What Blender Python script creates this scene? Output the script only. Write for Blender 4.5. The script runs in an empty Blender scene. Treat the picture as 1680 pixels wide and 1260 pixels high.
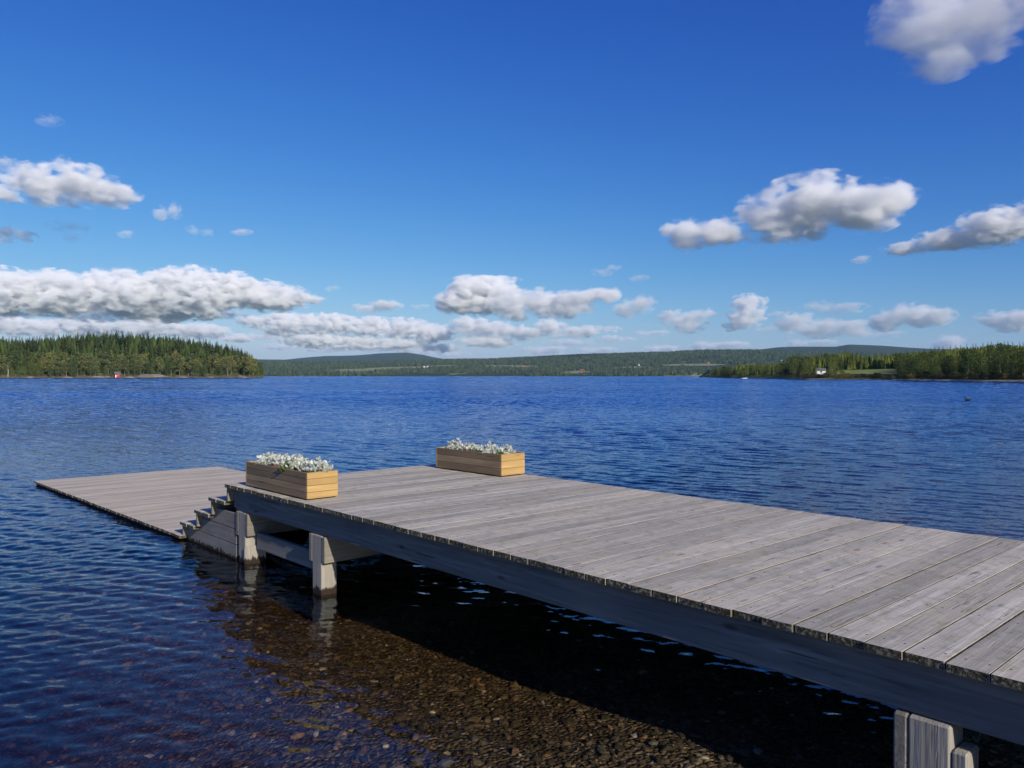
import bpy, math, random
import numpy as np
from mathutils import Vector, Matrix
SC = bpy.context.scene
rnd = random.Random(7)
R = math.radians

# ---------------------------------------------------------------- camera, sky, sun, exposure
EYE = 1.78                      # eye height above the water (water surface is z = 0)
FPX, PITCH = 1298.4, 0.0101     # focal length in pixels of the 1680 px wide photograph
cam = bpy.data.cameras.new('camera'); cam_o = bpy.data.objects.new('camera', cam)
SC.collection.objects.link(cam_o); SC.camera = cam_o
cam_o.location = (0, 0, EYE); cam_o.rotation_euler = (math.pi/2 - PITCH, 0, 0)
cam.sensor_width = 36; cam.lens = FPX/1680*36; cam.clip_start = .05; cam.clip_end = 200000

SUN = Vector((.5625, -.8403, .48)).normalized()
SKY_GRADE = ((.100, 2.22, 14.), (.315, 1.62, 19.), (1.56, 1.0, 22.))
W = bpy.data.worlds.new('World'); SC.world = W; W.use_nodes = True
nt = W.node_tree; bg = nt.nodes['Background']
sky = nt.nodes.new('ShaderNodeTexSky'); sky.sky_type = 'NISHITA'; sky.sun_disc = False
sky.sun_elevation = math.asin(SUN.z); sky.sun_rotation = math.atan2(SUN.x, SUN.y)
sky.air_density = 1.0; sky.dust_density = .25; sky.ozone_density = 3.0; sky.altitude = 300
def wn(t, op=None, a=None, b=None):
    n_ = nt.nodes.new(t)
    if op: n_.operation = op
    for i_, v_ in enumerate((a, b)):
        if v_ is None: continue
        if isinstance(v_, (int, float)): n_.inputs[i_].default_value = v_
        else: nt.links.new(v_, n_.inputs[i_])
    return n_
sep = wn('ShaderNodeSeparateColor', None, sky.outputs[0]); comb = nt.nodes.new('ShaderNodeCombineColor')
for ci, (ka, kg, ks_) in enumerate(SKY_GRADE):      # film response of the photograph's sky: k * x^g, soft shoulder
    p_ = wn('ShaderNodeMath', 'MULTIPLY', wn('ShaderNodeMath', 'POWER', sep.outputs[ci], kg).outputs[0], ka).outputs[0]
    q_ = wn('ShaderNodeMath', 'ADD', wn('ShaderNodeMath', 'DIVIDE', p_, ks_).outputs[0], 1.).outputs[0]
    nt.links.new(wn('ShaderNodeMath', 'DIVIDE', p_, q_).outputs[0], comb.inputs[ci])
nt.links.new(comb.outputs[0], bg.inputs[0]); bg.inputs[1].default_value = .10
sl = bpy.data.lights.new('sun', 'SUN'); sl.energy = 5.0; sl.angle = R(.5); sl.color = (1, .92, .78)
so = bpy.data.objects.new('sun', sl); SC.collection.objects.link(so)
so.rotation_euler = SUN.to_track_quat('Z', 'Y').to_euler()
SC.view_settings.view_transform = 'Standard'; SC.view_settings.look = 'None'
SC.view_settings.exposure = 0; SC.view_settings.gamma = 1
cy = SC.cycles
cy.max_bounces = 16; cy.volume_bounces = 9; cy.transparent_max_bounces = 12; cy.diffuse_bounces = 3
cy.glossy_bounces = 3; cy.use_denoising = True; cy.volume_step_rate = 1; cy.sample_clamp_indirect = 6

HAZE = 0.00003
# ---------------------------------------------------------------- helpers
def ray(px, py):
    v = Vector((px-840, 0, 0))/FPX + Vector((0, math.cos(PITCH), -math.sin(PITCH))) \
        - (py-630)/FPX*Vector((0, math.sin(PITCH), math.cos(PITCH)))
    return v
def at(px, py, dist):           # the point on a photo ray at a ground distance
    v = ray(px, py); return Vector((0, 0, EYE)) + v*(dist/math.hypot(v.x, v.y))
YAW = .7387                     # the jetty's own frame: x across it, y along it away from the shore
JO = Vector((-2.7858, 7.6754, 0))
M_J = Matrix.Translation(JO) @ Matrix.Rotation(YAW, 4, 'Z')
def tag(o, label=None, cat=None, group=None, kind=None):
    if label: o['label'] = label
    if cat: o['category'] = cat
    if group: o['group'] = group
    if kind: o['kind'] = kind
    return o
def empty(name, loc=(0, 0, 0), rz=0, **k):
    o = bpy.data.objects.new(name, None); SC.collection.objects.link(o)
    o.location = loc; o.rotation_euler = (0, 0, rz); o.empty_display_size = .3
    return tag(o, **k)
class MB:
    def __init__(s): s.v = []; s.f = []; s.m = []; s.uv = None
    def add(s, vs, fs, mi=0):
        b = len(s.v); s.v += [tuple(v) for v in vs]; s.f += [tuple(b+i for i in f) for f in fs]
        s.m += [mi]*len(fs) if isinstance(mi, int) else list(mi)
    def box(s, x0, x1, y0, y1, z0, z1, c=.004, mi=0, endmi=None, endaxis=None):
        """chamfered box; endmi = material of the two faces across endaxis"""
        b = [(x0, x1), (y0, y1), (z0, z1)]; vs = []; idx = {}
        for sx in (0, 1):
            for sy in (0, 1):
                for sz in (0, 1):
                    sg = (sx, sy, sz)
                    for a in range(3):
                        p = []
                        for k in range(3):
                            q = b[k][sg[k]]
                            if k != a: q += c*(1 if sg[k] == 0 else -1)
                            p.append(q)
                        idx[(sg, a)] = len(vs); vs.append(p)
        fs = []; ms = []
        cen = [(u+v)/2 for u, v in b]
        def face(ids, m):
            p = [Vector(vs[i]) for i in ids]
            n = (p[1]-p[0]).cross(p[2]-p[0]); cc = sum(p, Vector())/len(p)
            if n.dot(cc-Vector(cen)) < 0: ids = ids[::-1]
            fs.append(ids); ms.append(m)
        for a in range(3):
            o1, o2 = [k for k in range(3) if k != a]
            for sa in (0, 1):
                ids = []
                for u, v in ((0, 0), (1, 0), (1, 1), (0, 1)):
                    sg = [0]*3; sg[a] = sa; sg[o1] = u; sg[o2] = v; ids.append(idx[(tuple(sg), a)])
                face(ids, endmi if (endmi is not None and a == endaxis) else (2 if endmi is not None and a == 1 else mi))
            for u in (0, 1):
                for v in (0, 1):
                    A = [0]*3; B = [0]*3; A[o1] = B[o1] = u; A[o2] = B[o2] = v; A[a] = 0; B[a] = 1
                    A = tuple(A); B = tuple(B)
                    face([idx[(A, o1)], idx[(B, o1)], idx[(B, o2)], idx[(A, o2)]], mi)
        for sx in (0, 1):
            for sy in (0, 1):
                for sz in (0, 1):
                    face([idx[((sx, sy, sz), a)] for a in range(3)], mi)
        s.add(vs, fs, ms)
    def tube(s, pts, rs, n=6, mi=0):
        pts = [Vector(p) for p in pts]; vs = []; fs = []
        for i, p in enumerate(pts):
            d = (pts[min(i+1, len(pts)-1)]-pts[max(i-1, 0)]).normalized()
            a = d.cross(Vector((1, 0, 0)) if abs(d.x) < .9 else Vector((0, 1, 0))).normalized(); b = d.cross(a)
            for k in range(n):
                t = 2*math.pi*k/n; vs.append(p+(a*math.cos(t)+b*math.sin(t))*rs[i])
        for i in range(len(pts)-1):
            for k in range(n):
                fs.append((i*n+k, i*n+(k+1) % n, (i+1)*n+(k+1) % n, (i+1)*n+k))
        fs.append(tuple(range(n))[::-1]); fs.append(tuple((len(pts)-1)*n+k for k in range(n)))
        s.add(vs, fs, mi)
    def build(s, name, mats, parent=None, smooth=False, link=True):
        me = bpy.data.meshes.new(name); me.from_pydata(s.v, [], s.f)
        for m in (mats if isinstance(mats, (list, tuple)) else [mats]): me.materials.append(m)
        me.polygons.foreach_set('material_index', s.m)
        if smooth: me.polygons.foreach_set('use_smooth', [True]*len(s.f))
        me.update()
        o = bpy.data.objects.new(name, me)
        if link: SC.collection.objects.link(o)
        if parent: o.parent = parent
        return o
def npmesh(name, V, F, mat, smooth=False, parent=None, mats=None, mi=None):
    """V (n,3) float, F (m,k) int: fast mesh"""
    me = bpy.data.meshes.new(name); V = np.asarray(V, np.float32); F = np.asarray(F, np.int32); k = F.shape[1]
    me.vertices.add(len(V)); me.vertices.foreach_set('co', V.ravel())
    me.loops.add(F.size); me.loops.foreach_set('vertex_index', F.ravel())
    me.polygons.add(len(F)); me.polygons.foreach_set('loop_start', np.arange(0, F.size, k, dtype=np.int32))
    me.polygons.foreach_set('loop_total', np.full(len(F), k, np.int32))
    for m in (mats or [mat]): me.materials.append(m)
    if mi is not None: me.polygons.foreach_set('material_index', np.asarray(mi, np.int32))
    me.polygons.foreach_set('use_smooth', np.full(len(F), smooth)); me.update(calc_edges=True); me.validate()
    o = bpy.data.objects.new(name, me); SC.collection.objects.link(o)
    if parent: o.parent = parent
    return o
def copy_tree(o, parent=None):
    c = o.copy(); SC.collection.objects.link(c)
    if parent: c.parent = parent
    for ch in [q for q in SC.collection.objects if q.parent == o]: copy_tree(ch, c)
    return c

# ---- node helper
class NT:
    def __init__(s, name):
        s.mat = bpy.data.materials.new(name); s.mat.use_nodes = True; s.t = s.mat.node_tree
        s.t.nodes.clear(); s.out = s.t.nodes.new('ShaderNodeOutputMaterial')
    def n(s, typ, **k):
        nd = s.t.nodes.new(typ)
        for a, v in k.items():
            if a.startswith('i_'):
                key = a[2:]; key = int(key) if key.isdigit() else key.replace('_', ' ')
                s.set(nd.inputs[key], v)
            else: setattr(nd, a, v)
        return nd
    def set(s, inp, v):
        if isinstance(v, bpy.types.NodeSocket): s.t.links.new(v, inp)
        elif isinstance(v, bpy.types.Node): s.t.links.new(v.outputs[0], inp)
        else: inp.default_value = v
    def coord(s, scale=(1, 1, 1), rot=(0, 0, 0), kind='Object', vec=None):
        m = s.n('ShaderNodeMapping'); m.inputs['Scale'].default_value = scale; m.inputs['Rotation'].default_value = rot
        s.set(m.inputs[0], vec if vec is not None else s.n('ShaderNodeTexCoord').outputs[kind]); return m.outputs[0]
    def noise(s, vec, scale, detail=4, rough=.5, dist=0, out=0):
        return s.n('ShaderNodeTexNoise', i_Vector=vec, i_Scale=scale, i_Detail=detail, i_Roughness=rough, i_Distortion=dist).outputs[out]
    def math(s, op, a, b=0.0, c=None, clamp=False):
        m = s.n('ShaderNodeMath', operation=op, i_0=a, i_1=b); m.use_clamp = clamp
        if c is not None: s.set(m.inputs[2], c)
        return m.outputs[0]
    def vm(s, op, a, b=None, sc=None):
        m = s.n('ShaderNodeVectorMath', operation=op); s.set(m.inputs[0], a)
        if b is not None: s.set(m.inputs[1], b)
        if sc is not None: s.set(m.inputs['Scale'], sc)
        return m.outputs[0]
    def ramp(s, f, stops, interp='LINEAR'):
        r = s.n('ShaderNodeValToRGB'); s.set(r.inputs[0], f); cr = r.color_ramp; cr.interpolation = interp
        while len(cr.elements) < len(stops): cr.elements.new(.5)
        for e, (p, c) in zip(cr.elements, stops):
            e.position = p; e.color = (c, c, c, 1) if isinstance(c, (int, float)) else (*c, 1)
        return r.outputs[0]
    def mix(s, f, a, b, blend='MIX'):
        m = s.n('ShaderNodeMix', data_type='RGBA', blend_type=blend)
        s.set(m.inputs[0], f); s.set(m.inputs[6], a if not isinstance(a, tuple) else (*a, 1)); s.set(m.inputs[7], b if not isinstance(b, tuple) else (*b, 1))
        return m.outputs[2]
    def bump(s, h, strength=.5, dist=.01):
        return s.n('ShaderNodeBump', i_Height=h, i_Strength=strength, i_Distance=dist).outputs[0]
    def island(s): return s.n('ShaderNodeNewGeometry').outputs['Random Per Island']
    def pr(s, col, rough=.8, normal=None, spec=.3, **k):
        p = s.n('ShaderNodeBsdfPrincipled'); s.set(p.inputs['Base Color'], col if not isinstance(col, tuple) else (*col, 1))
        s.set(p.inputs['Roughness'], rough); s.set(p.inputs['Specular IOR Level'], spec)
        if normal is not None: s.set(p.inputs['Normal'], normal)
        s.t.links.new(p.outputs[0], s.out.inputs[0]); return p

def wood(name, light, dark, axis, tint=.25, moss=0, stain=.0, rough=.85, knots=True, gs=1., wet_dim=None, spots=False, bumpk=.5, screws=False):
    """weathered boards; grain runs along `axis` of the object"""
    m = NT(name); sc = [38*gs, 38*gs, 38*gs]; sc[axis] = 1.6*gs
    isl = m.island()
    off = m.n('ShaderNodeCombineXYZ', i_X=m.math('MULTIPLY', isl, 37.), i_Y=m.math('MULTIPLY', isl, 91.), i_Z=m.math('MULTIPLY', isl, 53.)).outputs[0]
    base = m.vm('ADD', m.n('ShaderNodeTexCoord').outputs['Object'], off)
    g = m.noise(m.coord(tuple(sc), vec=base), 1, 6, .62, .6)
    sc2 = [9., 9., 9.]; sc2[axis] = .8
    g2 = m.noise(m.coord(tuple(sc2), vec=base), 1, 4, .6, 1.2)
    big = m.noise(base, 1.3, 3)
    c = m.mix(m.ramp(g, [(.30, 0.), (.68, 1.)]), dark, light)
    c = m.mix(m.math('MULTIPLY', m.ramp(g2, [(.42, 1.), (.6, 0.)]), .72), c, tuple(x*.62 for x in light))
    c = m.mix(m.math('MULTIPLY', m.ramp(big, [(.45, 0.), (.7, 1.)]), .35), c, (light[0]*1.12, light[1]*1.04, light[2]*.90))
    br = m.ramp(isl, [(0, 1-tint), (.5, 1-tint*.3), (1, 1+tint*.25)])
    c = m.mix(1., c, br, 'MULTIPLY')
    h = g
    if knots:
        kc = [7., 7., 7.]; kc[axis] = 2.2
        kv = m.n('ShaderNodeTexVoronoi', i_Vector=m.coord(tuple(kc), vec=base), i_Scale=1.).outputs['Distance']
        k = m.ramp(kv, [(.05, 1.), (.12, 0.)]); c = m.mix(m.math('MULTIPLY', k, .75), c, tuple(x*.35 for x in dark))
    # long drying cracks
    cc = [60., 60., 60.]; cc[axis] = 2.2
    cr = m.ramp(m.noise(m.coord(tuple(cc), vec=base), 1, 2, .5, .3), [(.285, 1.), (.33, 0.)])
    c = m.mix(m.math('MULTIPLY', cr, .7), c, tuple(x*.3 for x in dark)); h = m.math('SUBTRACT', h, m.math('MULTIPLY', cr, .8))
    if moss:
        mn = m.noise(m.n('ShaderNodeTexCoord').outputs['Object'], 14, 5, .65)
        c = m.mix(m.math('MULTIPLY', m.ramp(mn, [(.5, 0.), (.62, 1.)]), moss), c, (.16, .17, .07))
    if spots:   # droppings and lichen
        sp = m.n('ShaderNodeTexVoronoi', i_Vector=m.n('ShaderNodeTexCoord').outputs['Object'], i_Scale=2.3)
        sz = m.math('MULTIPLY', m.noise(m.n('ShaderNodeTexCoord').outputs['Object'], 60, 3, .7), .095)
        hit = m.math('LESS_THAN', sp.outputs['Distance'], m.math('SUBTRACT', sz, .018))
        pick = m.math('GREATER_THAN', m.n('ShaderNodeSeparateColor', i_0=sp.outputs['Color']).outputs[0], .3)
        c = m.mix(m.math('MULTIPLY', hit, pick), c, (.62, .61, .58))
    if screws:
        xyz = m.n('ShaderNodeSeparateXYZ', i_0=m.n('ShaderNodeTexCoord').outputs['Object']); dx = None
        for xi in (.095, .72, 1.33, 1.94, 2.56):
            q_ = m.math('ABSOLUTE', m.math('SUBTRACT', xyz.outputs[0], xi)); dx = q_ if dx is None else m.math('MINIMUM', dx, q_)
        fy = m.math('MULTIPLY', m.math('SUBTRACT', m.math('ABSOLUTE', m.math('SUBTRACT', m.math('FRACT', m.math('DIVIDE', xyz.outputs[1], .1475)), .5)), .27), .1475)
        rr_ = m.math('SQRT', m.math('ADD', m.math('MULTIPLY', dx, dx), m.math('MULTIPLY', fy, fy)))
        c = m.mix(m.ramp(m.math('MULTIPLY', rr_, 50.), [(.18, 1.), (.34, 0.)]), c, (.05, .04, .035))
    if wet_dim is not None:   # dark waterlogged foot, plus underwater dimming put into the colour: (z of waterline in object space, height)
        z = m.n('ShaderNodeSeparateXYZ', i_0=m.n('ShaderNodeTexCoord').outputs['Object']).outputs[2]
        zz = m.math('ADD', z, m.math('MULTIPLY', m.math('SUBTRACT', m.noise(m.coord((30, 30, 3)), 1, 3), .5), .14))
        c = m.mix(m.n('ShaderNodeMapRange', i_0=zz, i_1=wet_dim[0]+wet_dim[1]*.7, i_2=wet_dim[0]+wet_dim[1], i_3=1., i_4=0.).outputs[0], c, (.03, .018, .012))
        c = m.mix(m.n('ShaderNodeMapRange', i_0=z, i_1=-.03, i_2=.0, i_3=1., i_4=0.).outputs[0], c, (.012, .009, .005))  # light lost in the water, painted as near black below the waterline
    m.pr(c, rough, m.bump(h, bumpk, .006)); return m.mat

def soil_like(name, cols, scale, rough=.95, bump=.6, bd=.02):
    m = NT(name); v = m.n('ShaderNodeTexCoord').outputs['Object']
    a = m.noise(v, scale, 8, .65); c = m.ramp(a, [(.3, cols[0]), (.5, cols[1]), (.7, cols[2])])
    m.pr(c, rough, m.bump(a, bump, bd)); return m.mat

M = {}
M['deck'] = wood('weathered_deck', (.66, .60, .50), (.40, .36, .30), 0, tint=.26, moss=.3, spots=True, screws=True)
M['deck_end'] = soil_like('mossy_end_grain', [(.01, .01, .008), (.055, .05, .03), (.36, .34, .28)], 55, bump=1, bd=.01)
M['deck_side'] = soil_like('grimy_board_side', [(.03, .022, .014), (.09, .07, .04), (.15, .12, .07)], 20)
M['raft'] = wood('raft_deck', (.66, .575, .455), (.49, .425, .34), 0, tint=.14, moss=.0, spots=True)
M['beam'] = wood('grey_beam', (.25, .245, .235), (.075, .078, .082), 1, tint=.12, moss=.1, wet_dim=(0, .05))
M['post'] = wood('grey_post', (.46, .42, .36), (.33, .30, .26), 2, tint=.2, moss=.0, wet_dim=(0, .065), gs=1.15, bumpk=.8)
M['cross'] = wood('grey_crossbeam', (.34, .30, .25), (.15, .135, .12), 0, tint=.2, moss=.15, wet_dim=(0, .045))
M['stair'] = wood('stair_boards', (.33, .30, .27), (.18, .165, .15), 1, tint=.2, moss=.2, wet_dim=(0, .04))
M['plank_x'] = wood('planter_end_boards', (.62, .41, .16), (.44, .27, .10), 0, tint=.16, gs=.9, rough=.6, bumpk=.25)
M['plank_y'] = wood('planter_side_boards', (.42, .29, .16), (.24, .17, .10), 1, tint=.34, gs=.6, rough=.6, bumpk=.25)
M['soil'] = soil_like('soil', [(.012, .008, .005), (.03, .02, .012), (.06, .04, .025)], 40)

# ---------------------------------------------------------------- water, lake bed
SHORE = -6.6                    # along the jetty: where the bed leaves the water
def bed_z(u):                   # lake bed height by distance along the jetty
    d = u-SHORE
    return np.where(d < 0, -d*.11, -(.050*np.minimum(d, 9)+.17*np.clip(d-9, 0, 40)+.02*np.clip(d-49, 0, 800)*.3))
D1 = np.array([-math.sin(YAW), math.cos(YAW)]); D2 = np.array([math.cos(YAW), math.sin(YAW)])
def u_of(x, y): return (x-JO.x)*D1[0]+(y-JO.y)*D1[1]
def v_of(x, y): return (x-JO.x)*D2[0]+(y-JO.y)*D2[1]
def vnoise(x, y, seed=0):
    """smooth value noise, numpy"""
    xi = np.floor(x).astype(np.int64); yi = np.floor(y).astype(np.int64); xf = x-xi; yf = y-yi
    def h(a, b):
        n = (a*374761393+b*668265263+seed*1442695041) & 0xffffffff
        n = ((n ^ (n >> 13))*1274126177) & 0xffffffff
        return ((n ^ (n >> 16)) & 0xffff)/65535.
    u = xf*xf*(3-2*xf); v = yf*yf*(3-2*yf)
    return (h(xi, yi)*(1-u)+h(xi+1, yi)*u)*(1-v)+(h(xi, yi+1)*(1-u)+h(xi+1, yi+1)*u)*v
def fbm(x, y, o=4, seed=0):
    s = 0; a = .5; t = 0
    for i in range(o): s = s+a*vnoise(x*2**i, y*2**i, seed+i); t += a; a *= .5
    return s/t
def polar(rs, ths, zf):
    r, t = np.meshgrid(rs, ths, indexing='ij'); x = r*np.sin(t); y = r*np.cos(t); z = zf(x, y)
    V = np.stack([x, y, z], -1).reshape(-1, 3); nr, nth = len(rs), len(ths)
    i = np.arange(nr-1)[:, None]*nth+np.arange(nth-1)[None]
    F = np.stack([i, i+nth, i+nth+1, i+1], -1).reshape(-1, 4)
    return V, F[:, ::-1]
# bed: one sheet out to the horizon
m = NT('lake_bed'); v = m.n('ShaderNodeTexCoord').outputs['Object']
vo = m.n('ShaderNodeTexVoronoi', i_Vector=v, i_Scale=38.)
n1 = m.noise(v, 5, 5, .6)
c = m.ramp(m.n('ShaderNodeSeparateColor', i_0=vo.outputs['Color']).outputs[0],
           [(0, (.07, .055, .03)), (.4, (.16, .12, .065)), (.7, (.24, .17, .09)), (.9, (.34, .25, .15)), (1, (.5, .45, .35))])
c = m.mix(m.ramp(n1, [(.4, 0.), (.65, .7)]), c, (.06, .045, .025))
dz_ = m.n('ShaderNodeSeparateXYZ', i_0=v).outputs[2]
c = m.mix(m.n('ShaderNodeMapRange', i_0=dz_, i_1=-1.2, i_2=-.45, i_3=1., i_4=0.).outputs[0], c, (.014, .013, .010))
hh = m.math('SUBTRACT', m.math('MULTIPLY', vo.outputs['Distance'], -1.), 0.)
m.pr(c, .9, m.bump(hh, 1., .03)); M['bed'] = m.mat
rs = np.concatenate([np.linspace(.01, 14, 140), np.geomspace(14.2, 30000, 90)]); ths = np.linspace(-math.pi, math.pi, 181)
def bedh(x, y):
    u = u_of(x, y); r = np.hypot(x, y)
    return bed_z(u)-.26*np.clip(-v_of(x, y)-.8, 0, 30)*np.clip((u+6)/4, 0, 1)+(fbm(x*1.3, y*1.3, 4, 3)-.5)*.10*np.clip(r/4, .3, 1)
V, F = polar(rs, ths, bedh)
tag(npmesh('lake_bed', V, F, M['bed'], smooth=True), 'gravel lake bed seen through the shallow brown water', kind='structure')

# pebbles in the shallows (nobody could count them)
def ico():
    t = (1+5**.5)/2
    v = np.array([(-1, t, 0), (1, t, 0), (-1, -t, 0), (1, -t, 0), (0, -1, t), (0, 1, t), (0, -1, -t), (0, 1, -t), (t, 0, -1), (t, 0, 1), (-t, 0, -1), (-t, 0, 1)], float)
    f = np.array([(0, 11, 5), (0, 5, 1), (0, 1, 7), (0, 7, 10), (0, 10, 11), (1, 5, 9), (5, 11, 4), (11, 10, 2), (10, 7, 6), (7, 1, 8), (3, 9, 4), (3, 4, 2), (3, 2, 6), (3, 6, 8), (3, 8, 9), (4, 9, 5), (2, 4, 11), (6, 2, 10), (8, 6, 7), (9, 8, 1)])
    return v/np.linalg.norm(v[0]), f
rg = np.random.default_rng(5); iv, ifc = ico()
N = 30000
uu = rg.uniform(SHORE-.5, 1.8, N); vv = rg.uniform(-4.2, 1.4, N)
sz = np.exp(rg.normal(math.log(.0100), .55, N)).clip(.004, .034)
px = JO.x+uu*D1[0]+vv*D2[0]; py = JO.y+uu*D1[1]+vv*D2[1]; pz = bedh(px, py)
keep = (px*px+py*py > 1.0); px, py, pz, sz = px[keep], py[keep], pz[keep], sz[keep]; N = len(px)
V = iv[None]*rg.uniform(.62, 1.3, (N, 12, 1))
V = V*(sz[:, None, None]*np.stack([rg.uniform(.8, 1.5, N), rg.uniform(.7, 1.1, N), rg.uniform(.35, .7, N)], -1)[:, None, :])
a = rg.uniform(0, 6.28, N); ca, sa = np.cos(a)[:, None], np.sin(a)[:, None]
V = np.stack([V[..., 0]*ca-V[..., 1]*sa, V[..., 0]*sa+V[..., 1]*ca, V[..., 2]], -1)+np.stack([px, py, pz+sz*.2], -1)[:, None]
F = (ifc[None]+12*np.arange(N)[:, None, None]).reshape(-1, 3)
m = NT('pebble'); isl = m.island()
c = m.ramp(isl, [(0, (.06, .05, .03)), (.4, (.13, .10, .055)), (.65, (.19, .14, .07)), (.82, (.17, .16, .12)), (.955, (.34, .19, .09)), (.98, (.50, .44, .3)), (1, (.75, .72, .62))])
c = m.mix(.5, c, m.ramp(m.noise(m.n('ShaderNodeTexCoord').outputs['Object'], 60, 3), [(.3, .5), (.7, 1.)]), 'MULTIPLY')
m.pr(c, .7); M['pebble'] = m.mat
tag(npmesh('pebbles', V.reshape(-1, 3), F, M['pebble'], smooth=False), 'brown and rust pebbles covering the shallow lake bed', 'pebbles', kind='stuff')

# water: a closed body of clear brown water
m = NT('lake_water'); P = m.n('ShaderNodeNewGeometry').outputs['Position']
dist = m.vm('LENGTH', P); dist = m.t.nodes[-1].outputs['Value']
def slope(sx, sy, rot, k, detail=3, rough=.55, dd=0.4):
    mp = m.n('ShaderNodeMapping'); m.set(mp.inputs[0], P); mp.inputs['Rotation'].default_value = (0, 0, rot); mp.inputs['Scale'].default_value = (sx, sy, 1)
    col = m.noise(mp.outputs[0], 1, detail, rough, dd, out=1)
    s_ = m.vm('SUBTRACT', col, (.5, .5, .5)); return m.vm('SCALE', s_, sc=k)
rip = slope(7., 16., R(-20), 1.0, 3, .6, .6)
cap = slope(20., 42., R(12), 1.0, 2, .6)
far = slope(.5, 1.1, R(-5), 1.0, 4, .7)
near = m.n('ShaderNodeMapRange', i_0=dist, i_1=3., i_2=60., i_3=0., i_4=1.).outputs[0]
def ks(a, b): return m.n('ShaderNodeMapRange', i_0=near, i_1=0., i_2=1., i_3=a, i_4=b).outputs[0]
def scl(vv, k): return m.vm('SCALE', vv, sc=k)
S = m.vm('ADD', m.vm('ADD', scl(cap, ks(.04, .85)), scl(rip, ks(.08, .95))), scl(far, ks(0., .35)))
S = m.vm('SCALE', m.vm('MULTIPLY', S, (.7, 1.2, 0.)), sc=m.ramp(m.noise(m.coord((.022, .06, 1), (0, 0, R(-5)), vec=P), 1, 4, .55, .4), [(.38, .55), (.6, 1.)]))
N0 = m.n('ShaderNodeNewGeometry').outputs['Normal']
nrm = m.vm('NORMALIZE', m.vm('ADD', S, N0))
back = m.n('ShaderNodeNewGeometry').outputs['Backfacing']   # light passes straight through, so the same Fresnel from both sides
ior = m.math('ADD', m.math('MULTIPLY', back, .7502-1.333), 1.333)
fr = m.n('ShaderNodeFresnel', i_IOR=ior, i_Normal=nrm).outputs[0]
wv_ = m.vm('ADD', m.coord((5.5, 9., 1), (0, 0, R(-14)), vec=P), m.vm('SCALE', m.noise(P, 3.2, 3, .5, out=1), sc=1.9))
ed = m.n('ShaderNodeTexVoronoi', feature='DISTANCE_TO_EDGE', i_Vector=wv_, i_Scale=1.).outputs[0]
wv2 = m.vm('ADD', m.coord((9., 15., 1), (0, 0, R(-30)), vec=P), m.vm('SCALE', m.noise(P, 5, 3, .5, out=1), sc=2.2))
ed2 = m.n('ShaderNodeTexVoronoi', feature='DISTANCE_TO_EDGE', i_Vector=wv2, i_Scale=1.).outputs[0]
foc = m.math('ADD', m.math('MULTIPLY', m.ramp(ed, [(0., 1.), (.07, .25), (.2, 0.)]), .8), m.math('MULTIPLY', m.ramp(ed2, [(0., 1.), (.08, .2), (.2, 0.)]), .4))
trc = m.mix(m.math('MINIMUM', foc, 1.), (.60, .60, .60), (1., 1., 1.))  # sun caustics painted as a bright net into the surface's transmission colour
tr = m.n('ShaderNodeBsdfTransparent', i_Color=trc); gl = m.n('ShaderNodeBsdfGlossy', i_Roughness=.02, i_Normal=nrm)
# light scattered back by the deep water off the shallows (more of it the deeper the lake gets)
uw = m.n('ShaderNodeVectorMath', operation='DOT_PRODUCT', i_0=P, i_1=(float(D1[0]), float(D1[1]), 0)).outputs['Value']
uv_ = m.n('ShaderNodeVectorMath', operation='DOT_PRODUCT', i_0=P, i_1=(float(D2[0]), float(D2[1]), 0)).outputs['Value']
dp_ = m.math('MAXIMUM', m.math('SUBTRACT', uw, float(JO.x*D1[0]+JO.y*D1[1])), m.math('SUBTRACT', m.math('MULTIPLY', m.math('ADD', uv_, float(-(JO.x*D2[0]+JO.y*D2[1]))), -1.5), 3.2))
dk = m.n('ShaderNodeMapRange', i_0=dp_, i_1=.5, i_2=16., i_3=0., i_4=1.).outputs[0]
df = m.n('ShaderNodeBsdfDiffuse', i_Color=m.mix(dk, (0., 0., 0.), (.002, .018, .10)))
m.set(gl.inputs['Color'], m.mix(m.math('POWER', near, .6), (.82, .92, 1.), (.40, .60, .96)))  # waves shading each other far out, painted as a darker, bluer reflection tint
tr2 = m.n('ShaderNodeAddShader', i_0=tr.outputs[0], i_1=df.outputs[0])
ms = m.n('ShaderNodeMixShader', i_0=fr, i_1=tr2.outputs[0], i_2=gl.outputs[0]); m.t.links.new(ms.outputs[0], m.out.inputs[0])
va = m.n('ShaderNodeVolumeAbsorption', i_Color=(.60, .44, .16, 1), i_Density=1.5); m.t.links.new(va.outputs[0], m.out.inputs[1])
M['water'] = m.mat
WRAT = 1.0036
rs = 0.5*WRAT**np.arange(int(math.log(3500/.5)/math.log(WRAT)))
rs = np.concatenate([[.02, .25], rs, np.geomspace(3700, 29000, 14)])
ths = np.concatenate([np.linspace(-math.pi, -.83, 60)[:-1], np.linspace(-.83, .83, 520), np.linspace(.83, math.pi, 60)[1:]])[:-1]
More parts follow.
